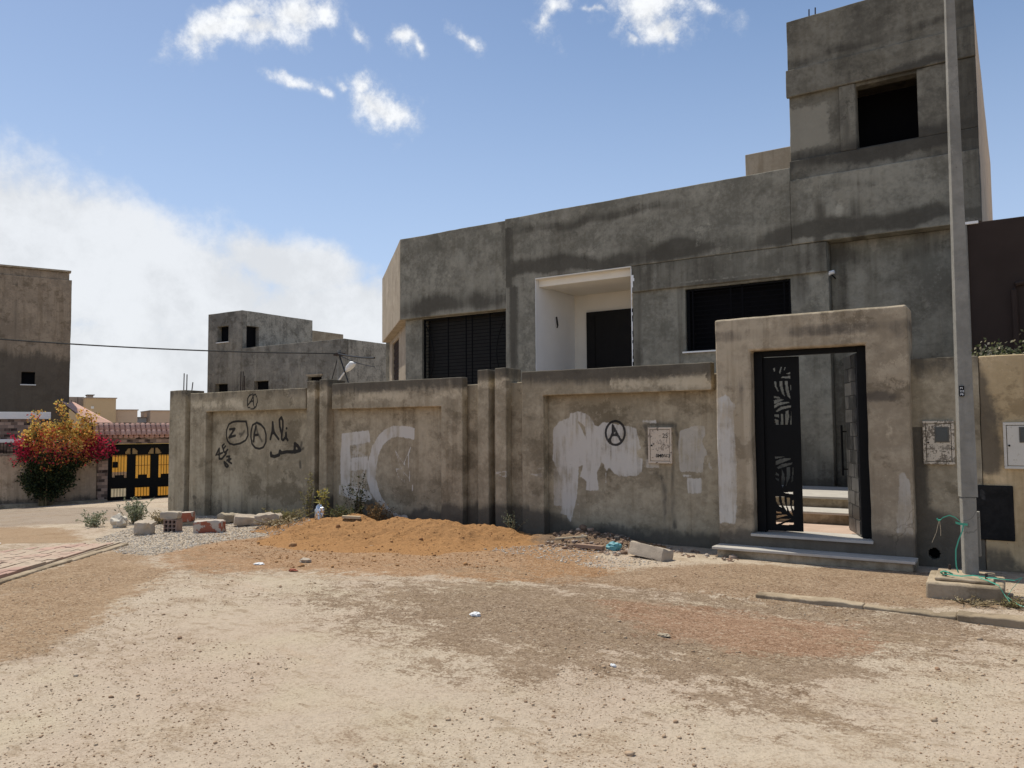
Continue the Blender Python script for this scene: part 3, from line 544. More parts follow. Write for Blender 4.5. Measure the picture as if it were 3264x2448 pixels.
def ground_mat():
    m, g, b = new_mat('dusty_ground'); p = g.pos()
    big = g.noise(p, .5, 6, .6); mid = g.noise(p, 2.2, 7, .66); fine = g.noise(p, 11, 6, .68); grit = g.noise(p, 55, 4, .7); speck = g.noise(p, 140, 2, .6)
    rag = g.m('ADD', g.m('MULTIPLY', g.m('SUBTRACT', mid, .5), .9), g.m('ADD', g.m('MULTIPLY', g.m('SUBTRACT', fine, .5), .75), g.m('MULTIPLY', g.m('SUBTRACT', grit, .5), .5)))
    sx = g.scale(p, (1, 1.6, 1), rot=(0, 0, .1)); rag2 = g.m('ADD', g.m('MULTIPLY', g.m('SUBTRACT', g.noise(sx, 1.5, 8, .72), .5), 1.3), g.m('ADD', g.m('MULTIPLY', g.m('SUBTRACT', fine, .5), .8), g.m('MULTIPLY', g.m('SUBTRACT', grit, .5), .7)))
    c = g.mix(g.step(big, .35, .65), (.492, .405, .302), (.462, .366, .276))
    c = g.mix(g.m('MULTIPLY', g.step(mid, .5, .68), .5), c, (.39, .295, .2))
    c = g.mix(g.m('MULTIPLY', g.step(g.noise(g.scale(p, (1, 1, 1), loc=(3, 7, 0)), .9, 5), .5, .7), .5), c, (.48, .405, .28))
    def lay(c, name, col, lo=.4, hi=.62, op=.9, r=1.):
        return g.mix(g.m('MULTIPLY', g.step(g.m('ADD', g.attr(name), g.m('MULTIPLY', rag, r)), lo, hi), op), c, col)
    c = lay(c, 'lane', g.mix(mid, (.36, .29, .22), (.27, .215, .165)), op=.9)
    c = lay(c, 'brown', g.mix(fine, (.37, .245, .14), (.29, .19, .11)), op=.85)
    c = lay(c, 'dirtL', g.mix(fine, (.37, .255, .15), (.30, .20, .12)), op=.9)
    gcol = g.mix(fine, (.285, .2, .128), (.198, .14, .091))
    c = g.mix(g.m('MULTIPLY', g.step(g.m('ADD', g.m('MULTIPLY', g.attr('grey'), .8), g.m('MULTIPLY', rag2, 1.5)), .33, .5), .85), c, gcol)
    c = lay(c, 'sandy', g.mix(mid, (.34, .23, .14), (.265, .175, .108)), op=.85, r=1.2)
    c = lay(c, 'red', g.mix(mid, (.38, .215, .13), (.31, .182, .112)), op=.62, r=1.4)
    c = lay(c, 'mound', g.mix(mid, (.39, .225, .11), (.315, .182, .095)), lo=.36, hi=.66, op=.85, r=1.5)
    c = lay(c, 'gravel', g.mix(g.step(grit, .4, .6), (.54, .46, .36), (.34, .275, .2)), op=.9)
    sx2 = g.scale(p, (.8, 1.5, 1), rot=(0, 0, .12)); cn = g.m('ADD', g.noise(sx2, 7, 8, .75), g.m('MULTIPLY', g.m('SUBTRACT', g.noise(sx2, .8, 4), .5), .55))
    c = g.mix(g.m('MULTIPLY', g.step(cn, .53, .63), .6), c, g.mix(grit, (.34, .25, .16), (.25, .18, .115)))
    c = g.mix(g.m('MULTIPLY', g.step(g.m('ADD', g.attr('track'), g.m('MULTIPLY', rag, .6)), .45, .8), .4), c, (.48, .36, .25))
    # granular crumbs: every cell its own tone, strong where the surface is loose earth
    v1 = g.node('ShaderNodeTexVoronoi'); g.put(v1.inputs['Vector'], p); v1.inputs['Scale'].default_value = 38; v2 = g.node('ShaderNodeTexVoronoi'); g.put(v2.inputs['Vector'], p); v2.inputs['Scale'].default_value = 85
    s1 = g.node('ShaderNodeSeparateColor'); g.put(s1.inputs[0], v1.outputs['Color']); s2 = g.node('ShaderNodeSeparateColor'); g.put(s2.inputs[0], v2.outputs['Color'])
    loose = g.m('MINIMUM', 1.0, g.m('ADD', g.m('ADD', g.attr('grey'), g.attr('red')), g.m('ADD', g.attr('sandy'), g.m('ADD', g.attr('mound'), g.attr('brown')))))
    amp = g.m('ADD', .22, g.m('MULTIPLY', loose, .5)); tone = g.m('ADD', g.m('MULTIPLY', s1.outputs[0], .5), g.m('MULTIPLY', s2.outputs[1], .5))
    c = g.mul(g.m('MULTIPLY', g.step(tone, .5, .85), amp), c, (.42, .37, .33)); c = g.mix(g.m('MULTIPLY', g.step(tone, .28, .1), g.m('MULTIPLY', amp, .55)), c, (.60, .50, .38))
    # loose crumbs and pale chips
    ck = g.step(g.m('ADD', grit, g.m('MULTIPLY', g.m('SUBTRACT', mid, .5), .6)), .54, .68); c = g.mul(g.m('MULTIPLY', ck, .6), c, (.5, .42, .36))
    c = g.mix(g.m('MULTIPLY', g.step(speck, .68, .74), .5), c, (.66, .58, .47))
    vd = g.step(g.vor(g.vm('ADD', p, g.scale(g.node('ShaderNodeTexNoise').outputs['Color'], (.05, .05, .05))), 13), .11, .06); vk = g.m('MULTIPLY', vd, g.step(g.noise(p, 1.1, 4), .45, .6)); c = g.mul(g.m('MULTIPLY', vk, .6), c, (.45, .36, .3))
    g.put(b.inputs['Base Color'], c); b.inputs['Roughness'].default_value = .97; b.inputs['Specular IOR Level'].default_value = .08
    h = g.m('ADD', g.m('MULTIPLY', mid, 1.2), g.m('ADD', g.m('MULTIPLY', fine, .8), g.m('ADD', g.m('MULTIPLY', grit, .5), g.m('MULTIPLY', tone, g.m('MULTIPLY', amp, .5)))))
    g.put(b.inputs['Normal'], g.bump(h, .65, .035)); return m
M_GROUND = ground_mat()
tag(link('ground', np_mesh('ground', np.stack([gx, gy, gz], -1), gf, M_GROUND, ga, sharp=0)), kind='structure')

# heap of orange earth dug up against the fence
hx = np.arange(-12.2, -3.2, .03); hy = np.arange(5.2, 10.33, .03); HX, HY = np.meshgrid(hx, hy, indexing='ij'); a, b_ = HX.ravel(), HY.ravel()
hh = heap_h(a, b_); hz = ground_z(a, b_)+hh-.02; hi_ = np.arange(len(a)).reshape(HX.shape)
hf = np.stack([hi_[:-1, :-1], hi_[1:, :-1], hi_[1:, 1:], hi_[:-1, 1:]], -1).reshape(-1, 4); hf = hf[(hh[hf] > .008).any(1)]
used = np.unique(hf); re_ = np.full(len(a), -1); re_[used] = np.arange(len(used))
def heap_mat():
    m, g, b = new_mat('orange_earth'); p = g.pos(); mid = g.noise(p, 2.5, 7, .65); fine = g.noise(p, 14, 6, .7); grit = g.noise(p, 60, 3, .7)
    c = g.mix(mid, (.49, .262, .108), (.40, .215, .095)); c = g.mix(g.m('MULTIPLY', g.step(fine, .5, .7), .5), c, (.28, .145, .062))
    c = g.mix(g.m('MULTIPLY', g.step(g.m('ADD', g.attr('rubble'), g.m('MULTIPLY', g.m('SUBTRACT', fine, .5), .9)), .35, .65), .9), c, g.mix(fine, (.30, .21, .14), (.18, .13, .09)))
    c = g.mix(g.m('MULTIPLY', g.step(g.noise(p, 130, 2), .66, .72), .45), c, (.66, .5, .33))
    g.put(b.inputs['Base Color'], c); b.inputs['Roughness'].default_value = .97; b.inputs['Specular IOR Level'].default_value = .08
    g.put(b.inputs['Normal'], g.bump(g.m('ADD', g.m('MULTIPLY', fine, 1.), g.m('MULTIPLY', grit, .7)), .9, .05)); return m
M_HEAP = heap_mat()
rub = np.exp(-((a+5.0)/.95)**2-((b_-9.8)/.6)**2)*1.2
tag(link('dirt_heap', np_mesh('dirt_heap', np.stack([a, b_, hz], -1)[used], re_[hf], M_HEAP, {'rubble': rub[used]}, sharp=0)), 'long low heap of loose orange earth piled against the foot of the fence', 'dirt heap')

# loose stones
M_PEB = tone_mat('pebble', [(.32, .2, .12), (.42, .29, .185), (.5, .39, .27), (.6, .53, .42)])
M_CHIP = tone_mat('pale_gravel', [(.3, .24, .17), (.48, .40, .31), (.62, .55, .45), (.72, .66, .57)])
M_CLOD = tone_mat('earth_clod', [(.3, .15, .06), (.40, .21, .085), (.46, .26, .12)])
def sample(poly, n, pad=.0):
    xs_ = [p[0] for p in poly]; ys_ = [p[1] for p in poly]; out = []
    while len(out) < n:
        x = RNG.uniform(min(xs_)-pad, max(xs_)+pad, n*2); y = RNG.uniform(min(ys_)-pad, max(ys_)+pad, n*2); k = poly_in(x, y, poly); out += list(zip(x[k], y[k]))
    return np.array(out[:n])
def on_ground(xy): return [(x, y, z) for (x, y), z in zip(xy, ground_z(xy[:, 0], xy[:, 1])+np.maximum(0, heap_h(xy[:, 0], xy[:, 1])-.02))]
n = 60000
r = 2.2+8*RNG.random(n)**1.0; th = RNG.uniform(-.05, 1.2, n); xy = np.stack([-r*np.sin(th), r*np.cos(th)], -1)
dens = vnoise(xy[:, 0]*.9, xy[:, 1]*.9, 0, 91); xy = xy[(dens > .42) & (xy[:, 1] > 1.7) & (xy[:, 1] < 9.2)]
tag(rocks('pebbles', on_ground(xy), RNG.lognormal(-5.75, .55, len(xy)), M_PEB, RNG.random(len(xy))*.75), kind='stuff')
gp_ = [tuple(p) for p in D['ground']['gravel']]; gp2 = [(-12.3, 6.9), (-14.6, 9.8), (-13.8, 10.1), (-10.8, 10.2), (-9.8, 8.9), (-10.1, 7.6), (-9.6, 6.2), (-10.3, 6.1)]
xy = np.concatenate([sample(gp2, 10000), sample([(-6.1, 8.6), (-4., 8.2), (-3.6, 8.9), (-4.6, 9.4), (-5.6, 9.4)], 900)])
tag(rocks('gravel', on_ground(xy), RNG.lognormal(-4.6, .35, len(xy)), M_CHIP, RNG.random(len(xy))), kind='stuff')
xy = sample([(-11, 8.2), (-10.6, 9.6), (-7, 9.7), (-5.5, 9.2), (-5.0, 7.4), (-7, 6.2), (-9.8, 7)], 3200)
tag(rocks('earth_clods', on_ground(xy), RNG.lognormal(-5.2, .6, len(xy)), M_CLOD, RNG.random(len(xy)), .8), kind='stuff')
xy = np.concatenate([sample([(-5.6, 9.2), (-4.9, 9.25), (-4.3, 9.1), (-4.2, 9.6), (-4.6, 10.1), (-5.6, 10.1)], 420), sample([(-4.4, 9.5), (-2.9, 9.4), (-2.9, 9.7), (-4.3, 10.2)], 120)])
tag(rocks('rubble', on_ground(xy), RNG.lognormal(-3.95, .5, len(xy)), tone_mat('shaded_rubble_stone', [(.16, .11, .075), (.28, .18, .12), (.36, .24, .17), (.46, .4, .33)]), RNG.random(len(xy))), kind='stuff')  # soil brown stones, colour darkened for the shade this pile lies in

# ------------------------------------------------------------------ paved strip and kerbs at the left
KA = Vector((-9.05, 3.86)); KB = Vector((-11.02, 6.64)); kd = (KB-KA).normalized(); kn = Vector((-kd.y, kd.x))
if kn.x > 0: kn = -kn
pv = thing('pavement', None, None, (KB.x, KB.y, 0)); pv['kind'] = 'structure'
sub = MB(); L0 = (KB-KA).length
def kp(s, t): q = KA+kd*s+kn*t; return q.x, q.y
v8 = []
for s in (-3.5, L0+.1):
    for t in (.12, 1.75): v8.append((*kp(s, t),))
z0 = -.02
sub.add([(*v8[0], -.35), (*v8[1], -.35), (*v8[3], -.35), (*v8[2], -.35), (*v8[0], z0), (*v8[1], z0), (*v8[3], z0), (*v8[2], z0)], [(0,1,2,3),(4,5,6,7),(0,1,5,4),(1,2,6,5),(2,3,7,6),(3,0,4,7)])
bed = sub.build('paver_bed', M_GROUND, pv)
bm = MB().box((-.098, -.048, -.03), (.098, .048, .03)); pm = bm.build('paver', M_PAVER, pv, 0); pmesh = pm.data
first = True; cnt = 0; rest = MB()
for i in range(27):
    for j in range(16):
        s = L0-.12-i*.2-(.1 if j % 2 else 0); t = .2+j*.1
        if s < -3.2 or RNG.random() < .02: continue
        if fbm(np.array([s]), np.array([t]), 0, 1.1, 3, 77)[0]+(t-1.1)*.16 > .16: continue
        x, y = kp(s, t); zz = float(base_z(np.array([x]))[0])+.055+RNG.uniform(-.008, .006)
        mt = Matrix.Translation((x, y, zz-.03)) @ Matrix.Rotation(math.atan2(kd.y, kd.x)+RNG.uniform(-.03, .03), 4, 'Z') @ Matrix.Rotation(RNG.uniform(-.03, .03), 4, 'X')
        if cnt < 290:
            if first: o = pm; first = False
            else: o = pm.copy(); COL.objects.link(o)
            o.matrix_basis = mt; cnt += 1
        else: rest.box((-.098, -.048, -.03), (.098, .048, .03), mt)
if rest.v: tag(rest.build('paver_field', M_PAVER, pv), kind='stuff')
kerb = thing('kerb', 'low worn concrete kerb edging the pink paved strip', 'kerb', (*kp(L0/2, 0), 0), 'kerbs')
for i in range(8):
    k = MB(); s0 = L0+.12-i*.8; mt = Matrix.Translation((*kp(s0-.4, .05), float(base_z(np.array([kp(s0, 0)[0]]))[0])+RNG.uniform(-.008, .008))) @ Matrix.Rotation(math.atan2(kd.y, kd.x)+RNG.uniform(-.01, .01), 4, 'Z')
    k.box((-.395, -.06, -.25), (.395, .07, .035), mt); k.build('kerbstone', M_KERB, kerb, .02)
kerb2 = thing('kerb', 'broken concrete kerb running past the lamp post footing', 'kerb', (-1, 7.7, 0), 'kerbs')
x = -3.1
while x < 4:
    w = RNG.uniform(.6, .95); k = plate('kerbstone', kerb2, M_KERB, (x, x+w-.004), (-.3, .045-.06*float(sst(x, -1.4, -3.1))+RNG.uniform(-.02, .012)), 7.60+RNG.uniform(-.02, .012), 7.76, res=.045, jit=5.5, bevel=.01); x += w

# ------------------------------------------------------------------ the fence wall
YP, YF, YG = 10.31, 10.15, 9.966
def weather(u, v, top, x0=None, damp=None, amt=.55):
    s = amt*sst(v, top-.42, top-.02)*(1+.6*fbm(u, 0*u, v, 2.2, 3, 13))
    if damp is None: dl = .42+.22*fbm(u, 0*u, 0*u, .9, 3, 17)
    else: dl = np.interp(u, [p[0] for p in damp], [p[1] for p in damp])
    s = np.maximum(s, np.clip(.5+.5*(dl-v)/.16, 0, 1)*np.where(u < -13.5, .45, 1)*np.clip(.95+.8*fbm(u, 0*u, v, 2.6, 3, 33), .4, 1)); return s
fence = thing('boundary_wall', 'rough plastered front wall with raised frames, paired pillars and painted graffiti', 'wall', (-9, 10.2, 0))
def paint1(u, v, d):
    f = (d < YP+.01)
    return {'stain': np.where(v < 1.2, .55*below(u, v, [(-15.2, .38), (-13, .3), (-11, .2)], .4), weather(u, v, 2.2, amt=.35)), 'black': f*stroke_v(u, v, D['P1'], .016, 1.45), 'soft_black': f*stroke_v(u, v, D['P1soft'], .035), 'pale': .25*(1-sst(np.abs(v-1.2), .3, 1.0))}
def paint2(u, v, d):
    f = (d < YP+.01); w = np.zeros(len(u))
    for p in D['EC']: w = np.maximum(w, poly_v(u, v, p, .03))
    s = weather(u, v, 2.15, damp=[(-10.6, .25)]+D['damp2']+[(-7.0, .5)], amt=.4)
    hull = poly_v(u, v, D['EC'][4][:1]+[D['EC'][0][1], D['EC'][0][0], D['EC'][3][6], D['EC'][3][4], D['EC'][4][10]], .12) if False else np.max([poly_v(u, v, [D['EC'][0][0], D['EC'][0][1], D['EC'][3][3], D['EC'][3][5], D['EC'][3][6]], .12)], 0)
    fade = .72+.28*sst(v, .25, .7)
    return {'stain': np.maximum(s, .0), 'white': f*np.maximum(w*np.maximum(fade, .8), stroke_v(u, v, D['chalk'], .012, 1.6)), 'thin_white': f*np.maximum(.9*w, .52*hull)}
def paint3(u, v, d):
    f = (d < YP+.01); w = np.zeros(len(u)); w2 = np.zeros(len(u))
    for p in D['W3']: w = np.maximum(w, poly_v(u, v, p, .03))
    for p in D['W3gap']: w = np.minimum(w, 1-poly_v(u, v, p, .02))
    for p in D['W3b']: w2 = np.maximum(w2, poly_v(u, v, p, .03))
    s = weather(u, v, 2.2, damp=[(-7, .5)]+D['damp3'], amt=.35)
    s = np.maximum(s, stroke_v(u, v, D['drip3'], .07, 2.0)*np.clip(.75+1.1*fbm(u, 0*u, v, 4, 3, 52), .25, 1))
    s = np.maximum(s, .42*poly_v(u, v, [(-4.22, 1.08), (-4.02, 1.1), (-4.0, .3), (-4.13, .3), (-4.13, .8)], .1))
    (bx0, bz1), (bx1, bz0) = D['box3']
    return {'stain': s, 'white': f*w, 'thin_white': f*np.maximum(w2, stroke_v(u, v, D['scr3'], .008, .7)), 'black': f*stroke_v(u, v, D['A3'], .014, 1.25)}
plate('panel', fence, M_FENCE, (-15.2, -11.02), (-.6, 2.33), YP, YP+.2, res=.022, paint=paint1, jit=.8)
plate('panel', fence, M_FENCE, (-11.02, -7.02), (-.5, 2.33), YP, YP+.2, res=.022, paint=paint2, jit=.8)
plate('panel', fence, M_FENCE, (-7.02, -3.15), (-.5, 2.33), YP, YP+.2, res=.022, paint=paint3, jit=.8)
def wp(top, amt=.6):
    return lambda u, v, d: {'stain': weather(u, v, top, amt=amt), 'pale': .55*np.exp(-((v-top+.25)/.16)**2)*(fbm(u, 0*u, v, 1.2, 3, 63) > .02)}
def wp1(u, v, d):
    r = wp(2.4, .45)(u, v, d); r['black'] = (d < YF+.01)*stroke_v(u, v, D['A1'], .014, 1.5); return r
CHALK = [(.02, [(-6.845, .932), (-6.665, .955), (-6.665, .865), (-6.845, .928)]), (.022, [(-6.23, .929), (-6.015, .882), (-6.031, .934), (-6.13, .905)]), (.022, [(-6.09, 1.008), (-5.99, 1.012)])]
def chalked(f): return lambda u, v, d: {**f(u, v, d), 'thin_white': (d < YF+.01)*stroke_v(u, v, CHALK, .012)}
# raised frames (gamma shaped), pillars
plate('raised_frame', fence, M_FENCE, (-14.57, -11.1), (-.5, 2.395), YF, YP-.002, rects=[(-14.57, -11.1, 2.0, 2.395), (-14.57, -14.05, -.5, 2.395)], res=.03, paint=wp1)
plate('raised_frame', fence, M_FENCE, (-10.43, -7.50), (-.5, 2.445), YF, YP-.002, rects=[(-10.43, -7.50, 1.98, 2.445), (-7.93, -7.50, -.5, 2.445)], res=.03, paint=wp(2.44, .75))
plate('raised_frame', fence, M_FENCE, (-6.37, -3.40), (-.5, 2.475), YF, YP-.002, rects=[(-6.37, -3.40, 2.1, 2.475), (-6.37, -5.99, -.5, 2.475)], res=.02, paint=chalked(wp(2.47, .75)))
def pillar(x0, x1, top, back=.45): plate('pillar', fence, M_FENCE, (x0, x1), (-.6, top), YF-.01, YF+back, res=.06 if x0 != -6.86 else .02, paint=chalked(wp(top, .6)))
pillar(-15.28, -14.73, 2.47); pillar(-11.07, -10.86, 2.52); pillar(-10.74, -10.54, 2.535); pillar(-7.19, -6.985, 2.545); pillar(-6.86, -6.655, 2.555)
for x, y, z0, z1, dx in ((-15.06, 10.32, 2.3, 2.85, .01), (-14.93, 10.3, 2.3, 2.82, .01), (-14.86, 10.36, 2.3, 2.65, .06)):
    MB().tube([(x, y, z0), (x+dx, y, z1)], .011, 6).build('steel_bar', M_IRON, fence)
# wall to the right of the gate and the neighbour's yellow wall
def wpr(u, v, d):
    s = weather(u, v, 2.35, damp=[(-1.1, .75), (-.7, .6), (-.35, .5)], amt=.5); s = np.maximum(s, .75*np.exp(-((u+.98)/.13)**2)*(v < 1.6)); s = np.maximum(s, .6*poly_v(u, v, [(-.75, 1.1), (-.6, 1.35), (-.3, 1.3), (-.3, .9)], .2)); return {'stain': s}
fr = thing('boundary_wall', 'short dark stained stretch of grey wall between the gate and the lamp post', 'wall', (-.7, 10.2, 0))
plate('panel', fr, M_FENCE, (-1.2, -.355), (-.4, 2.385), 10.17, 10.37, res=.014, paint=wpr, holes=[], mask=lambda u, v: (u+.86)**2+(v-.15)**2 > .062**2)
MB().box((-.95, 10.3, .05), (-.77, 10.34, .25)).build('drain_hole', M_DARK, fr)
fy = thing('boundary_wall', 'ochre yellow garden wall with grey patch at the right edge', 'wall', (1, 10.2, 0))
def wpy(u, v, d):
    s = 1.0*poly_v(u, v, [(-.5, 2.5), (-.26, 2.2), (-.2, 1.9), (-.12, 1.7), (-.16, 1.55), (-.1, 1.3), (-.18, 1.08), (-.5, 1.0)], .1); s = np.maximum(s, .9*below(u, v, [(-.5, .32), (-.12, .3), (-.08, .12), (.3, .08), (3, .1)], .12)); s = np.maximum(s, .5*sst(v, 2.3, 2.4)); return {'stain': s*.75}
plate('panel', fy, M_YELLOW_WALL, (-.35, 4.5), (-.4, 2.38), 10.17, 10.37, res=.035, paint=wpy)

# ------------------------------------------------------------------ gate portal
portal = thing('gate_portal', 'tall plastered doorway surround with stone step in the front wall', 'gateway', (-2.15, 9.97, 0))
def wpg(u, v, d):
    f = d < YG+.02; w = np.zeros(len(u))
    w = np.maximum(w, poly_v(u, v, D['WG'][0], .035)); w2 = poly_v(u, v, D['WG'][1], .05)
    s = .5*sst(v, 2.62, 2.75)*(1-sst(v, 2.8, 2.95))*(1+fbm(u, v, 0*u, 1.5, 2, 5)); s = np.maximum(s, below(u, v, [(-3.3, .32), (-2.8, .36), (-1.5, .42), (-1, .4)], .1)*.75)
    s = np.maximum(s, .8*np.exp(-((u+1.35)/.3)**2-((v-1.95)/.09)**2)); s = np.maximum(s, .6*np.exp(-((u+1.13)/.16)**2-((v-2.72)/.2)**2)); s = np.maximum(s, .5*np.exp(-((u+2.95)/.1)**2-((v-2.05)/.3)**2))
    return {'stain': s, 'white': f*w, 'thin_white': f*w2, 'pale': .5*np.exp(-((u+1.25)/.13)**2-((v-1.5)/.35)**2)}
plate('surround', portal, M_GATE, (-3.278, -1.028), (.075, 3.0), YG, YG+.5, holes=[(-2.83, -1.48, .26, 2.57)], res=.03, paint=wpg, bevel=.025, jit=1.3)
plate('base_block', portal, M_CONC, (-3.29, -1.02), (-.4, .073), YG-.02, YG+.5, res=.12)
plate('step_riser', portal, M_CONC, (-3.22, -1.03), (-.3, .088), YG-.27, YG-.022, res=.1, jit=.5)
MB().box((-3.27, YG-.32, .09), (-1.0, YG-.004, .122)).build('step_tread', M_MARBLE, portal, .006)
MB().box((-2.86, YG-.05, .245), (-1.455, YG+.49, .278)).build('threshold', M_MARBLE, portal, .005)

gate = thing('entrance_gate', 'black steel double gate standing half open in the plastered surround', 'gate', (-2.15, 10.2, .28))
fr_ = MB(); fr_.box((-2.828, 10.12, .28), (-2.72, 10.22, 2.568)); fr_.box((-1.60, 10.12, .28), (-1.482, 10.22, 2.568)); fr_.box((-2.72, 10.121, 2.50), (-1.60, 10.219, 2.568)); fr_.build('frame', M_BLACK, gate, .006)
a1 = math.radians(6); slots = [[((p[0]+2.72)/math.cos(a1), p[1]) for p in s] for s in D['slots']]
def slotmask(u, v):
    r = np.ones(u.shape, bool)
    for s in slots: r &= ~poly_in(u, v, s)
    return r
lf = plate('gate_leaf', gate, M_BLACK, (0, .43), (.30, 2.49), .0, .035, O=(-2.72, 10.17), U=(math.cos(a1), math.sin(a1)), res=.0065, mask=slotmask, jit=0, bevel=0)
lf['label'] = 'narrow leaf cut through with a palm leaf pattern'
ang = math.radians(180-69); U2 = (math.cos(ang), math.sin(ang))   # opens inward from its right-hand hinge
hin = Vector((-1.603, 10.2, 0)); ux = Vector((*U2, 0)); nx_ = Vector((-U2[1], U2[0], 0))
def lfm(s, d, z): q = hin+ux*s+nx_*d; return (q.x, q.y, z)
def lbox(mb, s0, s1, d0, d1, z0, z1):
    v = [lfm(s0, d0, z0), lfm(s1, d0, z0), lfm(s1, d1, z0), lfm(s0, d1, z0), lfm(s0, d0, z1), lfm(s1, d0, z1), lfm(s1, d1, z1), lfm(s0, d1, z1)]
    return mb.add(v, [(0,3,2,1),(4,5,6,7),(0,1,5,4),(1,2,6,5),(2,3,7,6),(3,0,4,7)])
M_LEAF = plain('scuffed_black_steel', (.03, .03, .03), .38, .0, .2, 6, .5, .1)
def leaf_mat():
    m, g, b = new_mat('mottled_gate_panel'); p = g.pos(); n = g.noise(p, 5, 6, .7); oi = g.node('ShaderNodeObjectInfo').outputs['Random']
    c = g.mix(g.m('MULTIPLY', g.step(g.m('ADD', n, g.m('MULTIPLY', g.m('SUBTRACT', oi, .5), .3)), .42, .62), .8), (.018, .018, .018), (.10, .096, .09)); g.put(b.inputs['Base Color'], c); b.inputs['Roughness'].default_value = .4; b.inputs['Specular IOR Level'].default_value = .5; return m  # light grey patches mixed over black, shifted per strip
M_LEAFP = leaf_mat()
l2 = lbox(MB(), 0, .66, -.02, .02, .285, 2.49).build('gate_leaf', M_LEAF, gate, .004); l2['label'] = 'open leaf faced with woven strips and a long bar handle'
zz = .31; row = 0
while zz < 2.4:
    for s0, s1 in (((.02, .40), (.43, .64)) if row % 2 else ((.02, .22), (.25, .64))):
        lbox(MB(), s0, s1, .022, .03, zz, zz+.157).build('strip', M_LEAFP, l2, .003)
    zz += .168; row += 1
hd = MB(); pts = [lfm(.6, .09, .98), lfm(.6, .09, 1.62)]; hd.tube(pts, .014, 8); hd.tube([lfm(.6, .02, 1.54), lfm(.6, .09, 1.54)], .01, 6); hd.tube([lfm(.6, .02, 1.06), lfm(.6, .09, 1.06)], .01, 6); hd.build('handle', M_BLACK, l2)

# ------------------------------------------------------------------ courtyard seen through the gate
M_FLOOR = plain('pink_floor_tiles', (.52, .38, .29), .7, var=.25, scale=4)
cy = MB(); cy.box((-15, 10.52, -.4), (-.36, 11.66, .24)); tag(cy.build('courtyard_floor', M_FLOOR), kind='structure')
steps = thing('garden_steps', 'two pale stone steps inside the open gate below the house wall', 'steps', (-2.5, 12.3, .18))
for i, (y0, z1) in enumerate(((11.64, .41), (12.30, .57))):
    MB().box((-6.5, y0+.03, .1), (-.36, 14.3, z1-.035)).build('riser', M_CONC, steps)
    MB().box((-6.52, y0, z1-.034), (-.36, y0+.68 if i == 0 else 14.42, z1)).build('tread', M_MARBLE, steps, .006)

# ------------------------------------------------------------------ the unfinished house
HS = 1.088
house = thing('house', 'large unfinished grey cement house with stair tower and white porch behind the front wall', 'house', (-6, 13.3, 0))
YB = 13.3
def streaks(u, v, lo, hi, amt, f=2.5, seed=3): return amt*sst(v, lo, hi)*np.clip(.7+1.2*fbm(u, 0*u, v*.15, f, 3, seed), 0, 1.5)
def band_stain(u, v, z, h, amt, seed=1):
    a = np.clip(.75+1.5*fbm(u, 0*u, 0*u, .8, 3, seed+90), .1, 1.3); e = v-z-.3*fbm(u, 0*u, 0*u, 1.1, 4, seed)
    return min(1, amt*1.35)*a*np.exp(-(np.where(e > 0, e/(h*1.6), e/(h*.9)))**2)
def hp_bay(u, v, d):
    s = band_stain(u, v, 4.25, .22, .62, 2); s = np.maximum(s, band_stain(u, v, 5.52, .1, .25, 5)); s = np.maximum(s, .5*np.exp(-((u+8.75)/.12)**2))
    return {'stain': s, 'pale': .35*np.exp(-((v-4.95)/.4)**2)}
def hp_par(u, v, d):
    s = band_stain(u, v, 4.72, .16, .75, 7); s = np.maximum(s, band_stain(u, v, 5.55, .12, .4, 8)); s = np.maximum(s, .7*np.exp(-((u+8.62)/.16)**2)*(v < 5.7))
    s = np.maximum(s, .6*np.exp(-((u+7.6-.25*np.sin(v*3))/.45)**2-((v-4.75)/.3)**2)); s = np.maximum(s, .5*np.exp(-((np.abs(u+4.62)-.16)/.1)**2-((v-4.95)/.25)**2))
    s = np.where(v < 4.5, np.maximum(s*.5, .75*np.exp(-((u+8.5)/.16)**2)), s)
    return {'stain': s, 'pale': .5*np.exp(-((u+4.62)/.1)**2-((v-4.85)/.25)**2)+.45*np.exp(-((u+4.4)/.8)**2-((v-5.15)/.15)**2)+.4*((v < 4.4)*np.exp(-((u+8.18)/.13)**2))}
def hp_mid(u, v, d):
    s = .55*np.exp(-((u+5.8)/.12)**2)+.5*np.exp(-((u+4.99)/.12)**2); s = np.maximum(s, .55*np.exp(-((u+2.9)/.22)**2)*sst(v, 3., 4.1)); s = np.maximum(s, below(u, v, [(-6, 2.9), (-4.9, 2.75), (-2, 1.0)], .3)*.5); s = np.maximum(s, .6*below(u, v, [(-9, .8), (0, .85)], .1)); s = np.maximum(s, .5*np.exp(-((v-1.78)/.06)**2)*(u > -3))
    return {'stain': s, 'pale': .3*np.exp(-((u+5.4)/.25)**2)+.35*np.exp(-((u+2.75)/.18)**2-((v-2.3)/.3)**2)}
def hp_lin(u, v, d): return {'stain': .45+.4*fbm(u, 0*u, v, 1.6, 3, 41), 'pale': .5*np.exp(-((v-4.2)/.06)**2)*(fbm(u, 0*u, 0*u, 1.5, 2, 3) > 0)}
def hp_right(u, v, d):
    s = band_stain(u, v, 4.32, .2, .8, 4); s = np.maximum(s, .6*np.exp(-((u+2.3)/.15)**2)); s = np.maximum(s, .6*below(u, v, [(-2.6, 2.9), (-1.2, 2.8), (-.4, 2.6)], .25))
    s = np.maximum(s, streaks(u, v, 3.6, 4.2, .5, 9, 6)); return {'stain': s, 'pale': .28*np.exp(-((v-3.55)/.4)**2)}
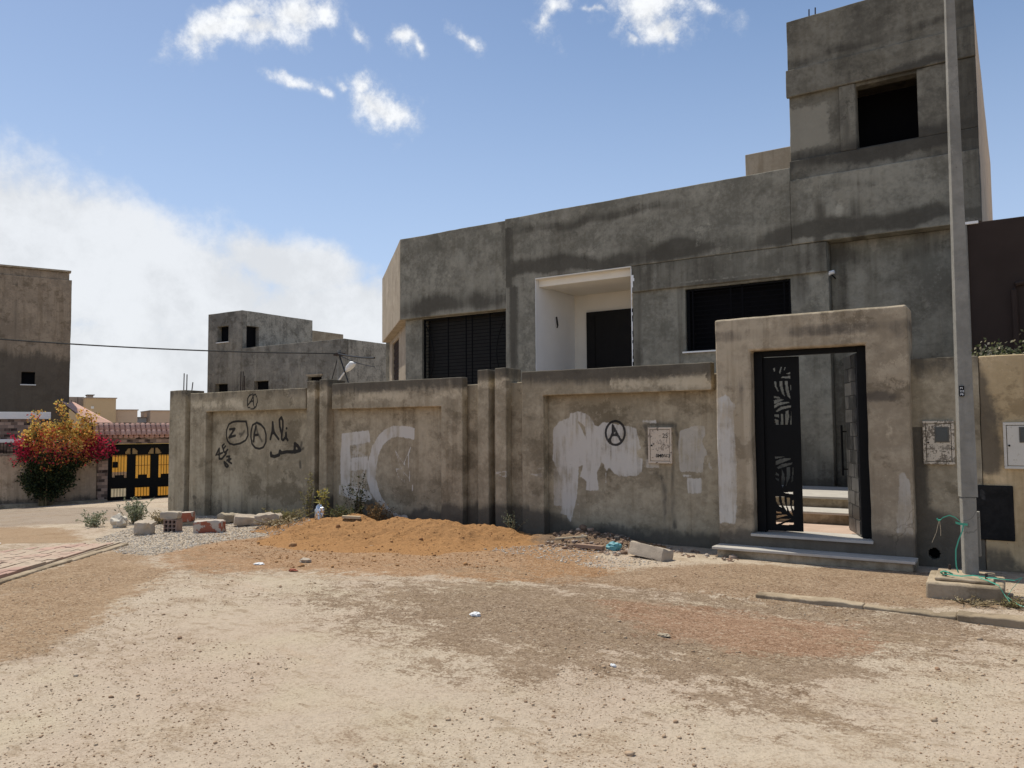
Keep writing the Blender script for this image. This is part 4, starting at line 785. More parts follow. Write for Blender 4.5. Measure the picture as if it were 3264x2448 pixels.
def hp_par2(u, v, d):
    s = band_stain(u, v, 4.78, .13, .7, 9); s = np.maximum(s, (.55+.5*fbm(u, 0*u, v, 1.5, 3, 88))*np.exp(-((np.abs(u+2.32+.1*fbm(u, 0*u, v, 2, 3, 66))-.27)/.15)**2)*(1-sst(v, 5.1, 5.6))); s = np.maximum(s, band_stain(u, v, 5.45, .1, .35, 19)); s = np.maximum(s, .6*sst(u, -.85, -.4))
    return {'stain': s, 'pale': .55*np.exp(-((u+2.3)/.13)**2-((v-5.05)/.3)**2)+.3*np.exp(-((v-5.6)/.06)**2)+.3*np.exp(-((u+1.4)/.5)**2-((v-5.1)/.18)**2)}
def tp(u, v, d):
    s = band_stain(u, v, 5.9, .2, .7, 12); s = np.maximum(s, band_stain(u, v, 7.7, .1, .5, 13)); s = np.maximum(s, band_stain(u, v, 7.12, .1, .6, 15)); s = np.maximum(s, .6*sst(u, -.95, -.5)); s = np.maximum(s, .5*np.exp(-((u+2.15)/.1)**2)*(v < 7))
    return {'stain': s*.95, 'pale': .75*(1-sst(u, -2.5, -2.25))*sst(v, 6.05, 6.3)*(1-sst(v, 6.8, 7.1))}
CH = math.radians(43); CU = (math.cos(CH), -math.sin(CH))
# left bay with its chamfered corner
plate('wall', house, M_HOUSE, (-11.55, -8.692), (4.06, 5.885), YB, YB+.3, res=.07, paint=hp_bay, jit=1.2)
plate('wall', house, M_HOUSE, (-11.5, -8.692), (-.3, 4.058), YB+.13, YB+.36, holes=[(-11.02, -8.74, 2.3, 4.045)], res=.09, paint=hp_mid)
plate('wall', house, M_HOUSE_SIDE, (-4.70, -.004), (4.06, 5.885), 0, .28, O=(-11.55, YB), U=CU, res=.12, jit=.8, paint=lambda u, v, d: {'stain': .35*np.exp(-((v-4.1)/.12)**2)})  # lighter plaster than the front: light on the angled face put into its colour
plate('wall', house, M_HOUSE_SIDE, (-4.6, -.3), (-.3, 4.058), .2, .42, O=(-11.55, YB), U=CU, holes=[(-3.9, -2.15, 2.0, 3.93)], res=.15, jit=.6)
# main front
plate('wall', house, M_HOUSE, (-8.69, -3.032), (-.3, 5.905), YB-.04, YB+.28, rects=[(-8.69, -8.0, -.3, 5.905), (-8.69, -3.032, 4.6, 5.905), (-8.69, -5.92, -.3, 2.05)], res=.07, paint=hp_par, jit=1.2)
plate('wall', house, M_HOUSE, (-5.918, -2.49), (-.3, 4.598), YB+.03, YB+.28, holes=[(-4.91, -3.09, 2.95, 4.07)], res=.06, paint=hp_mid)
plate('lintel', house, M_HOUSE, (-5.918, -2.50), (4.11, 4.597), YB-.025, YB+.028, rects=[(-5.918, -2.5, 4.11, 4.597)], res=.07, paint=hp_lin)
plate('wall', house, M_HOUSE, (-2.488, -.36), (-.3, 4.598), YB+.22, YB+.42, res=.07, paint=hp_right)
plate('wall', house, M_HOUSE, (-3.03, -.335), (4.6, 5.68), YB-.05, YB+.28, res=.06, paint=hp_par2, jit=1.3)
# stair tower
plate('tower_wall', house, M_TOWER, (-3.03, -.337), (5.682, 8.42), YB+.05, YB+.25, holes=[(-2.0, -1.12, 6.05, 7.06)], res=.06, paint=tp)
plate('tower_band', house, M_TOWER, (-3.06, -.33), (7.1, 7.56), YB-.025, YB+.048, res=.06, paint=tp)
plate('tower_band', house, M_TOWER, (-3.04, -.332), (5.682, 6.02), YB+.0, YB+.048, res=.06, paint=tp)
plate('tower_band', house, M_TOWER, (-3.035, -.331), (7.562, 8.42), YB+.01, YB+.049, res=.06, paint=tp)
plate('tower_band', house, M_TOWER, (-2.24, -2.002), (6.022, 7.098), YB+.0, YB+.048, res=.06, paint=tp)
plate('tower_band', house, M_TOWER, (-1.118, -.334), (6.022, 7.098), YB+.005, YB+.048, res=.06, paint=tp)
plate('tower_side', house, M_TOWER_SIDE, (YB+.26, 22.3), (-.3, 8.05), 0, .25, O=(-.335, 0), U=(0, 1), res=.4, jit=.5)
MB().box((-3.03, YB+.28, 5.3), (-2.8, 22.2, 8.38)).build('tower_side', M_HOUSE, house)
MB().box((-2.79, YB+.26, 7.9), (-.6, 22.2, 8.0)).build('roof', M_CONC, house)
for x in (-2.71, -2.61): MB().tube([(x, 13.5, 8.2), (x+.01, 13.5, 8.62)], .012, 6).build('steel_bar', M_IRON, house)
plate('rear_block', house, M_HOUSE_SIDE, (-4.54, -3.04), (5.3, 7.23), 0, .2, O=(0, 16), U=(1, 0), res=.15, jit=.6)
MB().box((-4.53, 16.21, 5.3), (-3.05, 19, 7.2)).build('rear_block', M_HOUSE, house)
# roof, back and inside walls keep the rooms dark
rb = MB(); rb.add([(-11.4, 13.62, 5.2), (-8.7, 13.62, 5.2), (-3.04, 13.62, 5.2), (-3.04, 22.2, 5.2), (-15., 22.2, 5.2), (-15., 17.1, 5.2), (-11.4, 13.62, 5.4), (-8.7, 13.62, 5.4), (-3.04, 13.62, 5.4), (-3.04, 22.2, 5.4), (-15., 22.2, 5.4), (-15., 17.1, 5.4)], [(0,5,4,3,2,1), (6,7,8,9,10,11)]); rb.build('roof', M_CONC, house)
MB().box((-15.2, 22.2, -.3), (-.4, 22.4, 5.85)).build('back_wall', M_HOUSE, house)
MB().box((-15.2, 16.9, -.3), (-15.0, 22.2, 5.85)).build('side_wall', M_HOUSE, house)
# porch
MB().box((-8.25, YB+.285, 2.0), (-8.002, 15.0, 4.9)).build('porch_wall', M_WHITE, house, .01)
MB().box((-8.003, YB-.02, 2.05), (-7.985, YB+.29, 4.585)).build('porch_jamb', M_WHITE, house)
MB().box((-8.0, 14.93, 2.0), (-5.7, 15.1, 4.9)).build('porch_wall', M_CREAM, house)
MB().box((-5.93, YB+.285, 2.0), (-5.7, 14.92, 4.9)).build('porch_wall', M_CREAM, house)
MB().box((-7.98, YB+.52, 4.47), (-5.95, 14.92, 4.6)).build('porch_ceiling', M_CREAM, house)
pb = MB(); pb.box((-7.985, YB-.045, 4.575), (-5.925, YB+.1, 4.598)); pb.box((-7.98, YB+.1, 4.44), (-5.93, YB+.5, 4.596)); pb.build('porch_beam', M_CREAM, house, .006)
MB().box((-8, YB+.3, 1.9), (-5.7, 15, 2.04)).build('porch_floor', M_FLOOR, house)
dr = MB().box((-7.68, 14.86, 2.05), (-6.55, 14.925, 4.08)).build('door', M_BLACKDOOR, house, .004)
MB().box((-7.48, 14.845, 2.2), (-7.465, 14.858, 4.0)).build('frame', M_BLACK, dr)
MB().tube([(-7.99, 14.12, 3.92), (-7.965, 14.1, 3.85), (-7.975, 14.13, 3.79), (-7.95, 14.1, 3.74), (-7.975, 14.12, 3.7)], .018, 5).build('loose_wire', M_CABLE, house)
# ragged edge of the white paint round the porch mouth
jag = MB()
for k in range(40):
    z = 2.3+k*.0575; jag.box((-5.925, YB-.0295, z), (-5.915+abs(RNG.normal(0, .012))+(.03 if 32 < k < 37 else 0), YB-.0265, z+.0575))
jag.build('porch_jamb', M_WHITE, house)
# windows with grilles
def window(x0, x1, z0, z1, yf, verts, pitch, mat=None, name='window'):
    mat = mat or M_DARK
    w = MB().box((x0-.02, yf+.27, z0-.02), (x1+.02, yf+.29, z1+.02)).build(name, mat, house)
    f = MB(); t = .035
    for a, b in (((x0, yf+.06, z0), (x0+t, yf+.1, z1)), ((x1-t, yf+.06, z0), (x1, yf+.1, z1)), ((x0+t, yf+.0605, z1-t), (x1-t, yf+.0995, z1)), ((x0+t, yf+.0605, z0), (x1-t, yf+.0995, z0+t))): f.box(a, b)
    f.build('frame', M_BLACK, w)
    z = z0+pitch
    while z < z1-.05: MB().box((x0+.02, yf+.05, z-.005), (x1-.02, yf+.062, z+.005)).build('grille_bar', M_DARK, w); z += pitch
    for x in verts: MB().box((x-.012, yf+.035, z0+.02), (x+.012, yf+.049, z1-.02)).build('grille_bar', M_DARK, w)
    return w
w1 = window(-11.02, -8.74, 2.3, 4.045, YB+.13, (-10.32, -9.84, -9.68, -9.22), .074, M_SHUTTER)
for cx, sg in ((-11.0, 1), (-8.76, -1)):
    MB().tube([(cx+sg*(.02+.27*math.sin(math.pi*t)), YB+.155, 2.4+1.6*t) for t in np.linspace(.04, 1, 14)], .012, 5).build('grille_bar', M_BLACK, w1)
w2 = window(-4.91, -3.09, 2.95, 4.07, YB+.03, (-4.85, -4.78, -4.1, -3.9, -3.2), .08)
MB().box((-4.96, YB-.02, 2.925), (-3.05, YB+.25, 2.949)).build('sill', M_WHITE, w2)
w3 = MB().box((-2.1, YB+.9, 5.9), (-.9, YB+.95, 7.2)).build('window', M_DARK, house)
# lattice in the chamfer
def chp(u, d, z): return (-11.55+u*CU[0]-d*CU[1], YB+u*CU[1]+d*CU[0], z)
lw = MB(); lw.add([chp(-3.95, .44, 1.95), chp(-2.1, .44, 1.95), chp(-2.1, .44, 3.98), chp(-3.95, .44, 3.98)], [(0, 1, 2, 3)]); lw = lw.build('window', M_DARK, house)
for i in range(-9, 12):
    for sg in (1, -1):
        p = []
        for t in np.linspace(0, 1, 2):
            p.append((-3.9+1.75*t, 2.95+(i*.2)+sg*(t-.5)*1.9))
        (ua, za), (ub, zb) = p
        lo, hi = 2.0, 3.93; ts = sorted([(lo-za)/(zb-za), (hi-za)/(zb-za)]); t0, t1 = max(0, ts[0]), min(1, ts[1])
        if t1-t0 > .05: MB().tube([chp(ua+(ub-ua)*t, .26, za+(zb-za)*t) for t in (t0, t1)], .012, 4).build('grille_bar', M_IRON, lw)
# house scaled up about the camera position: set farther back, unchanged in view
house.location = (-6*HS, 13.3*HS, -.141); house.scale = (HS, HS, HS)
# small lamp on the facade
fl = thing('wall_lamp', 'small white spotlight on the grey house wall above the gate', 'lamp', (-2.62, 14.65, 4.25))
MB().tube([(-2.63, 14.72, 4.23), (-2.655, 14.6, 4.265), (-2.68, 14.53, 4.3)], .012, 6).build('bracket', M_BLACK, fl)
MB().tube([(-2.72, 14.55, 4.27), (-2.68, 14.53, 4.31), (-2.61, 14.52, 4.32)], [.022, .038, .033], 8).build('lamp_head', M_LAMP, fl, smooth=True)

# neighbour at the right edge
nb = thing('house', 'dark brown painted house wall beyond the yellow garden wall', 'house', (2, 12.5, 0))
plate('wall', nb, M_BROWN, (-.50, 6), (-.3, 4.42), 12.5, 12.75, res=.25, jit=.6)
MB().box((-.535, 12.46, 4.395), (-.36, 12.52, 4.43)).build('flashing', M_WHITE, nb)
MB().tube([(-.515, 12.48, 1.5), (-.515, 12.48, 4.39)], .02, 6).build('drainpipe', M_POLE, nb)
MB().tube([(.03, 12.46, 2.0), (.02, 12.46, 3.42), (.05, 12.46, 3.5), (.14, 12.46, 3.52)], .035, 8).build('drainpipe', M_BROWN, nb)
MB().box((-.48, 12.76, -.3), (6, 20, 4.38)).build('wall', M_BROWN, nb)

# ------------------------------------------------------------------ meter boxes
def meter_box(x0, x1, z0, z1, y, mat, label, window=None, lip=.02):
    t = thing('meter_box', label, 'meter box', ((x0+x1)/2, y, z0), 'meter boxes on the front walls')
    f = MB()
    for a, b in (((x0, y-lip, z0), (x1, y+.03, z0+.03)), ((x0, y-lip, z1-.03), (x1, y+.03, z1)), ((x0, y-lip, z0+.03), (x0+.028, y+.03, z1-.03)), ((x1-.028, y-lip, z0+.03), (x1, y+.03, z1-.03))): f.box(a, b)
    f.build('frame', mat, t, .004)
    d = MB().box((x0+.034, y-lip+.004, z0+.036), (x1-.034, y+.02, z1-.036)).build('door', mat, t, .004)
    MB().tube([(x0+.052, y-lip-.001, (z0+z1)/2), (x0+.052, y-lip+.01, (z0+z1)/2)], .011, 10).build('keyhole', M_DARK, d)
    if window:
        a, b, c, e = window
        MB().box((a-.015, y-lip-.004, c-.015), (b+.015, y-lip+.003, e+.015)).build('window', plain('grey_rubber', (.13, .12, .1), bump=0), d, .006)
        MB().box((a, y-lip-.008, c), (b, y-lip-.003, e)).build('pane', plain('smoky_pane', (.05, .055, .05), .15, spec=.5, bump=0), d)
    return t, d
def text(body, x, z, y, size, mat, parent, bold=0, shear=0):
    cu = bpy.data.curves.new('text', 'FONT'); cu.body = body; cu.size = size; cu.offset = bold; cu.shear = shear; cu.extrude = .0008
    o = bpy.data.objects.new('lettering', cu); COL.objects.link(o); o.location = (x, y, z); o.rotation_euler = (math.pi/2, 0, 0)
    dg = bpy.context.evaluated_depsgraph_get(); me = bpy.data.meshes.new_from_object(o.evaluated_get(dg)); bpy.data.objects.remove(o)
    me.materials.clear(); me.materials.append(mat)
    n = link('lettering', me, None); n.matrix_world = Matrix.Translation((x, y, z)) @ Matrix.Rotation(math.pi/2, 4, 'X')
    mw = n.matrix_world.copy(); n.parent = parent; n.matrix_parent_inverse = Matrix() ; n.matrix_world = mw
    return n
M_INK = plain('stencil_ink', (.03, .028, .026), .8, bump=0)
(bx0, bz1), (bx1, bz0) = D['box3']
mb1, md1 = meter_box(bx0, bx1, bz0, bz1, YP-.03, M_BOX_OLD, 'peeling cream meter box stencilled 25 beside the white paint splash')
text('25', bx1-.135, bz1-.145, YP-.03-.018, .085, M_INK, md1)
text('3M0663', bx1-.235, bz0+.085, YP-.03-.018, .065, M_INK, md1, .0015)
sc_ = MB()
for k in range(26):
    x = RNG.uniform(bx0+.12, bx1-.06); z = RNG.uniform(bz0+.17, bz1-.18); a = RNG.uniform(.7, 2.); l = RNG.uniform(.012, .05)
    sc_.tube([(x, YP-.047, z), (x+l*math.cos(a)*.6, YP-.047, z+l*math.sin(a))], .0025, 3)
sc_.build('scratch', plain('bare_metal_scratch', (.2, .16, .13), bump=0), md1)
meter_box(-.925, -.61, 1.165, 1.66, 10.15, M_BOX_OLD2, 'flaking cream meter box with square window half behind the lamp post', (-.79, -.675, 1.43, 1.575))
meter_box(-.142, .2, 1.13, 1.635, 10.15, M_BOX_NEW, 'clean pale meter box with window on the yellow wall', (.02, .14, 1.43, 1.57))
hp = thing('hatch', 'black painted square hatch low on the yellow wall behind the lamp post', 'hatch', (-.25, 10.15, .34))
def hatch_paint(u, v, d): return {'thin_white': .75*np.exp(-((u+.36)/.035)**2-((v-.85)/.07)**2)+.4*stroke_v(u, v, [(.03, [(-.33, .8), (-.32, .68)]), (.02, [(-.25, .86), (-.12, .9)])], .03)}
plate('panel', hp, concrete('hatch_black', (.025, .024, .023), (.012, .012, .012), stain=(.01, .01, .01), white=(.12, .12, .115)), (-.44, -.072), (.345, .945), 10.145, 10.168, res=.02, paint=hatch_paint, jit=.3)

# ------------------------------------------------------------------ lamp post
post = thing('lamp_post', 'tall tapering square concrete lamp post with a black number plate at the right', 'lamp post', (-.44, 8.75, 0))
plate('footing', post, M_KERB, (-.79, -.16), (-.25, .155), 8.33, 8.98, res=.06, jit=1.8, bevel=.02)
plate('footing', post, M_KERB, (-.72, -.24), (.156, .185), 8.42, 8.94, res=.08, jit=1.0, bevel=.01)
def prism(z0, z1, w0, w1, x0, x1, rot=-16, y=8.78):
    mb = MB(); V = []
    n = max(2, int((z1-z0)/.3)); c = math.radians(rot)
    for i in range(n+1):
        t = i/n; w = (w0+(w1-w0)*t)/2; x = x0+(x1-x0)*t; z = z0+(z1-z0)*t
        for a, b in ((-1, -1), (1, -1), (1, 1), (-1, 1)):
            a, b = a*w, b*w; V.append((x+a*math.cos(c)-b*-math.sin(c), y+a*-math.sin(c)+b*math.cos(c), z))
    F = [(i*4+k, i*4+(k+1) % 4, (i+1)*4+(k+1) % 4, (i+1)*4+k) for i in range(n) for k in range(4)]; F.append((n*4, n*4+1, n*4+2, n*4+3)); return mb.add(V, F)
sh = prism(.92, 9.5, .142, .035, -.433, -.415).build('shaft', M_POLE, post, .006)
prism(.15, .918, .122, .122, -.437, -.435).build('base_section', M_POLE, post, .012)
pt = MB().box((-.466, 8.69, 1.885), (-.424, 8.70, 1.985)).build('number_plate', M_BLACK, post)
for k, s in enumerate(('P1', 'D2', 'P8')): text(s, -.459, 1.955-k*.03, 8.689, .027, M_LAMP, pt, .0004)
MB().box((-.385, 8.86, .34), (-.345, 8.93, .77)).build('cable_conduit', M_POLE, post, .006)
for x, y in ((-.63, 8.52), (-.3, 8.55), (-.62, 8.9)): MB().tube([(x, y, .15), (x, y, .235)], .012, 6).build('anchor_bolt', M_IRON, post)
MB().tube([(-.415, 8.78, 9.4), (-.415, 8.5, 9.6), (-.415, 7.6, 9.7)], .03, 6).build('lamp_arm', M_POLE, post)
MB().tube([(-.415, 7.6, 9.7), (-.415, 7.4, 9.7), (-.415, 7.0, 9.66)], [.04, .09, .05], 8).build('lamp_head', M_LAMP, post, smooth=True)
st = thing('plastic_strap', 'torn green plastic strap knotted round the foot of the lamp post', 'strap', (-.5, 8.65, .2))
MB().ribbon([(-.672, 8.6, .69), (-.64, 8.6, .725), (-.585, 8.61, .748), (-.54, 8.63, .73), (-.5, 8.66, .69), (-.495, 8.67, .68)], .011).build('loop', M_GREEN, st)
MB().ribbon([(-.54, 8.672, .675), (-.5, 8.668, .665), (-.46, 8.67, .662), (-.44, 8.68, .66)], .022).build('band', M_GREEN, st)
MB().tube([(-.69, 8.6, .71), (-.672, 8.6, .69), (-.66, 8.6, .7), (-.68, 8.6, .70), (-.69, 8.6, .715)], .008, 6).build('knot', M_GREEN, st)
MB().ribbon([(-.475, 8.665, .655), (-.485, 8.66, .6), (-.52, 8.655, .51), (-.545, 8.65, .42), (-.548, 8.645, .33), (-.545, 8.64, .26), (-.53, 8.64, .205)], .012, (1, 0, 0)).build('tail', M_GREEN, st)
MB().tube([(-.675, 8.6, .69), (-.70, 8.6, .58), (-.74, 8.6, .48)], .003, 4).build('strand', M_WOOD, st); MB().tube([(-.668, 8.6, .69), (-.662, 8.6, .6), (-.664, 8.6, .55)], .003, 4).build('strand', M_WOOD, st)
MB().ribbon([(-.64, 8.5, .2), (-.6, 8.46, .212), (-.5, 8.46, .205), (-.4, 8.5, .215), (-.3, 8.55, .2), (-.22, 8.6, .19)], .013, (0, .7, .7)).build('coil', M_GREEN, st)
MB().ribbon([(-.30, 8.52, .2), (-.2, 8.45, .21), (-.08, 8.5, .2), (-.02, 8.6, .215), (-.1, 8.4, .14), (-.14, 8.32, .08), (-.05, 8.2, .04), (.02, 8.15, .03)], .008, (0, .7, .7)).build('coil', M_GREEN, st)
MB().ribbon([(-.36, 8.5, .2), (-.28, 8.42, .19), (-.2, 8.34, .17), (-.16, 8.31, .1), (-.12, 8.25, .05)], .011, (0, .6, .8)).build('coil', M_GREEN, st)
MB().tube([(-.65, 8.55, .19), (-.67, 8.52, .215), (-.64, 8.48, .235), (-.6, 8.47, .23), (-.57, 8.5, .21)], .008, 5).build('loop', M_GREEN, st)

# ------------------------------------------------------------------ things lying about
def chunk(name, label, cat, x, y, size, rot, mat, rough=.12, dz=0, tilt=(0, 0), seed=0, group=None, capmat=None):
    bm = bmesh.new(); bmesh.ops.create_cube(bm, size=1)
    bmesh.ops.subdivide_edges(bm, edges=bm.edges[:], cuts=7, use_grid_fill=True)
    for v in bm.verts: v.co = Vector((v.co.x*size[0], v.co.y*size[1], v.co.z*size[2]))
    co = np.array([v.co[:] for v in bm.verts]); m = min(size)*rough
    for i, v in enumerate(bm.verts):
        r = v.co.copy(); k = max(abs(r.x)/size[0], abs(r.y)/size[1], abs(r.z)/size[2])
        e = sum(1 for a, b in zip(r, size) if abs(a) > b*.45)
        n = [float(fbm(co[i:i+1, 0]*1+seed, co[i:i+1, 1], co[i:i+1, 2], 7, 3, seed+q)[0]) for q in range(3)]
        v.co += Vector(n)*m*3.2
        if e >= 2: v.co *= 1-.05*(e-1)*rough*6
    me = bpy.data.meshes.new(name); bm.to_mesh(me); bm.free(); me.materials.append(mat)
    if capmat:
        me.materials.append(capmat)
        for p in me.polygons: p.material_index = 1 if (p.normal.z > .5 or capsel(p.center, size, seed)) else 0
    me.polygons.foreach_set('use_smooth', np.ones(len(me.polygons), bool)); me.set_sharp_from_angle(angle=math.radians(32))
    o = link(name, me); o.location = (x, y, H(x, y)+size[2]*.46+dz); o.rotation_euler = (tilt[0], tilt[1], rot)
    return tag(o, label, cat, group)
def capsel(c, size, seed): return fbm(np.array([c.x*1.0]), np.array([c.z*1.0+c.y]), 0, 9, 2, seed+50)[0] > .12 and abs(c.x) > size[0]*.2 or c.x < -size[0]*.36
g_ = 'broken masonry left on the gravel'
FACE = math.radians(33)   # roughly square to the viewer
o = thing('hollow_brick', 'red hollow brick standing on end with its cells facing the road', 'brick', (-12.05, 8.1, H(-12.05, 8.1)), g_)
z0 = H(-12.05, 8.1); hb = MB(); RM = Matrix.Translation((-12.05, 8.1, z0-.01)) @ Matrix.Rotation(FACE-.1, 4, 'Z')
for x in (-.105, -.035, .035, .105): hb.box((x-.008, -.1, 0), (x+.008, .1, .215), RM)
for z in (0, .068, .136, .204): hb.box((-.1125, -.0985, z), (.1125, .0985, z+.014), RM)
hb.box((-.11, .085, .004), (.11, .097, .21), RM); hb.build('shell', plain('dusty_clay', (.36, .25, .2), var=.4, scale=12, bump=.3), o)
MB().box((-.1, .06, .01), (.1, .08, .2), RM).build('cell_back', plain('clay_dark', (.12, .045, .03)), o)
c = chunk('concrete_lump', 'flat pale concrete lump balanced on top of the hollow brick', 'concrete lump', -12.1, 8.1, (.28, .24, .12), FACE, M_MORTAR, .16, .245, seed=3, group=g_)
c.location.z = z0+.205+.065
chunk('concrete_lump', 'squarish tan concrete lump left of the standing hollow brick', 'concrete lump', -12.1, 7.62, (.25, .22, .24), FACE-.2, M_MORTAR, .2, 0, (.05, .08), 5, g_)
chunk('brick_fragment', 'red brick fragment with white mortar top behind the hollow brick stack', 'brick', -12.75, 8.75, (.40, .22, .17), FACE+.05, M_BRICKMIX, .09, .07, (.0, -.07), 7, g_)
chunk('concrete_lump', 'thin grey slab under the red brick fragment by the first pillar', 'concrete lump', -12.65, 8.85, (.34, .26, .08), FACE, M_CONC, .2, -.01, seed=9, group=g_)
chunk('brick_fragment', 'large red brick block half coated in pale mortar lying on the gravel', 'brick', -11.35, 8.3, (.47, .24, .2), FACE+.02, M_BRICKMIX, .12, 0, (.04, .0), 11, g_)
chunk('concrete_lump', 'rounded grey concrete lump against the wall between two brick pieces', 'concrete lump', -12.25, 9.35, (.34, .24, .16), FACE, M_CONC, .22, .02, seed=13, group=g_)
chunk('concrete_slab', 'long pinkish concrete piece leaning toward the wall', 'concrete slab', -11.55, 9.25, (.5, .26, .16), FACE+.35, M_MORTAR, .12, .02, (.12, .1), 15, g_)
chunk('concrete_lump', 'oval pale concrete lump nearest the weeds by the paired pillars', 'concrete lump', -10.85, 9.1, (.46, .28, .16), FACE, M_MORTAR, .2, 0, seed=17, group=g_)
chunk('stone', 'small round stone touching the end of the long concrete piece', 'stone', -11.3, 9.55, (.13, .12, .11), .2, M_MORTAR, .3, 0, seed=19, group=g_)
chunk('stone', 'small angular stone close to the wall behind the oval lump', 'stone', -11.0, 9.62, (.16, .12, .11), .9, M_CONC, .3, 0, seed=21, group=g_)
chunk('concrete_slab', 'broken concrete kerb piece lying alone left of the gate step', 'concrete slab', -3.88, 9.15, (.56, .2, .16), -.33, M_MORTAR, .1, .0, (-.25, .06), 23)
def stick(name, label, cat, pts, w, h, mat):
    (x0, y0), (x1, y1) = pts; p0 = Vector((x0, y0, H(x0, y0)+h)); p1 = Vector((x1, y1, H(x1, y1)+h)); d = p1-p0; L = d.length
    mt = Matrix.Translation((p0+p1)/2) @ d.to_track_quat('X', 'Z').to_matrix().to_4x4()
    o = MB().box((-L/2, -w/2, -h/2), (L/2, w/2, h/2), mt).build(name, mat, None, .003); return tag(o, label, cat)
stick('wood_board', 'short brown board lying flat in the rubble below the damp wall', 'board', ((-5.02, 9.35), (-4.62, 9.35)), .09, .045, plain('brown_wood', (.3, .2, .14), scale=18))
stick('wood_batten', 'thin tan batten on the rubble behind the short board', 'batten', ((-5.5, 9.62), (-5.05, 9.72)), .04, .025, M_WOOD)
stick('wood_board', 'grey splintered board leaning on the dark pile against the wall', 'board', ((-4.7, 10.1), (-4.62, 9.75)), .07, .03, plain('grey_wood', (.2, .17, .14), scale=18))
stick('wood_offcut', 'pale wood offcut on the orange earth by the weeds', 'board', ((-8.95, 8.95), (-8.72, 9.12)), .08, .04, M_WOOD)
def crumple(name, label, cat, x, y, size, mat, seed, flat=1, dz=.0):
    bm = bmesh.new(); bmesh.ops.create_icosphere(bm, subdivisions=3, radius=1); r = np.random.default_rng(seed)
    for v in bm.verts:
        c = v.co; n = float(fbm(np.array([c.x+seed]), np.array([c.y]), np.array([c.z]), 2.1, 4, seed)[0]); v.co = c*(1+1.3*n); v.co = Vector((v.co.x*size[0], v.co.y*size[1], v.co.z*size[2]*flat))
    me = bpy.data.meshes.new(name); bm.to_mesh(me); bm.free(); me.materials.append(mat); o = link(name, me); o.location = (x, y, H(x, y)+size[2]*.6+dz); return tag(o, label, cat)
crumple('foil_bag', 'shiny silver film bag puffed up among the weeds by the paired pillars', 'bag', -10.02, 9.5, (.085, .07, .14), M_SILVER, 3, dz=.06)
crumple('plastic_scrap', 'crumpled teal plastic scrap on the rubble left of the kerb piece', 'plastic scrap', -4.55, 9.5, (.1, .07, .06), M_TEAL, 5)
crumple('paper_scrap', 'crumpled white paper on the bare ground in the middle of the road', 'paper', -3.93, 5.5, (.045, .035, .02), M_WHITEPL, 8)
crumple('plastic_bag', 'dusty white plastic bag beside the grey shrubs by the lane', 'bag', -13.6, 8.05, (.16, .12, .14), plain('dusty_film', (.6, .53, .42), .6, var=.3), 9)
crumple('paper_scrap', 'white paper scrap at the far left edge of the sandy ground', 'paper', -13.3, 5.9, (.12, .07, .025), M_WHITEPL, 12)
crumple('paper_scrap', 'flat torn cream paper on the front slope of the orange earth', 'paper', -7.55, 6.2, (.07, .05, .015), M_WHITEPL, 21)
crumple('foam_bit', 'tiny white foam block on the pale road right of the crumpled paper', 'foam bit', -2.41, 5.0, (.022, .015, .012), M_WHITEPL, 23)
crumple('clay_shard', 'small reddish shard at the front edge of the orange earth', 'shard', -6.8, 6.05, (.06, .03, .02), M_BRICK, 25)
crumple('stone', 'small grey stone with pale edge in the middle of the road', 'stone', -2.4, 5.9, (.05, .03, .015), M_CONC, 14)
crumple('stone', 'pale flat rock by the front edge of the orange earth', 'stone', -7.2, 6.6, (.09, .05, .03), M_MORTAR, 16)

# ------------------------------------------------------------------ weeds
def leafmat(name, cols, tr=.35): return tone_mat(name, cols, .7, 30, tr)
M_WEED = leafmat('dry_weed', [(.16, .13, .05), (.2, .2, .07), (.28, .25, .1), (.36, .29, .14)])
M_WEED_DARK = leafmat('dark_weed', [(.03, .035, .015), (.06, .07, .025), (.12, .12, .05)])
M_WEED_GREY = leafmat('grey_weed', [(.13, .15, .08), (.22, .25, .15), (.34, .36, .27)])
M_STRAW = leafmat('straw', [(.36, .27, .13), (.45, .36, .2), (.5, .42, .26)], .2)
M_STEM = plain('dry_stem', (.2, .15, .08), bump=0)
def weed(name, label, x, y, h, spread, nst, mat, leaf=.03, dens=14, seed=0, cat='weed', group=None, upright=.7):
    r = np.random.default_rng(seed); t = thing(name, label, cat, (x, y, H(x, y)), group); s = MB(); l = MB()
    for i in range(nst):
        a = r.uniform(0, 6.28); d = spread*r.uniform(.1, 1); hh_ = h*r.uniform(.45, 1); bx, by = x+r.normal(0, spread*.18), y+r.normal(0, spread*.12); bz = H(bx, by)-.01
        tip = Vector((bx+d*math.cos(a), by+d*math.sin(a)*.7, bz+hh_)); mid = Vector((bx, by, bz)).lerp(tip, .5)+Vector((r.normal(0, .03), r.normal(0, .03), hh_*.12*upright))
        pts = [Vector((bx, by, bz)), mid, tip]; s.tube(pts, [.006, .004, .002], 3)
        for k in range(dens):
            q = r.uniform(.15, 1); p = (pts[0].lerp(pts[1], q*2) if q < .5 else pts[1].lerp(pts[2], q*2-1))
            dv = Vector((r.normal(), r.normal(), r.normal()*.6+.3)).normalized()*leaf*r.uniform(.5, 1.3); w = dv.orthogonal().normalized()*leaf*.22
            p = p+Vector((r.normal(0, leaf*.4), r.normal(0, leaf*.4), 0)); l.add([p, p+dv*.5+w, p+dv, p+dv*.5-w], [(0, 1, 2, 3)], float(r.uniform(.02, 1)))
    s.build('stems', M_STEM, t); l.build('leaves', mat, t); return t
gw = 'weeds growing along the foot of the front wall'
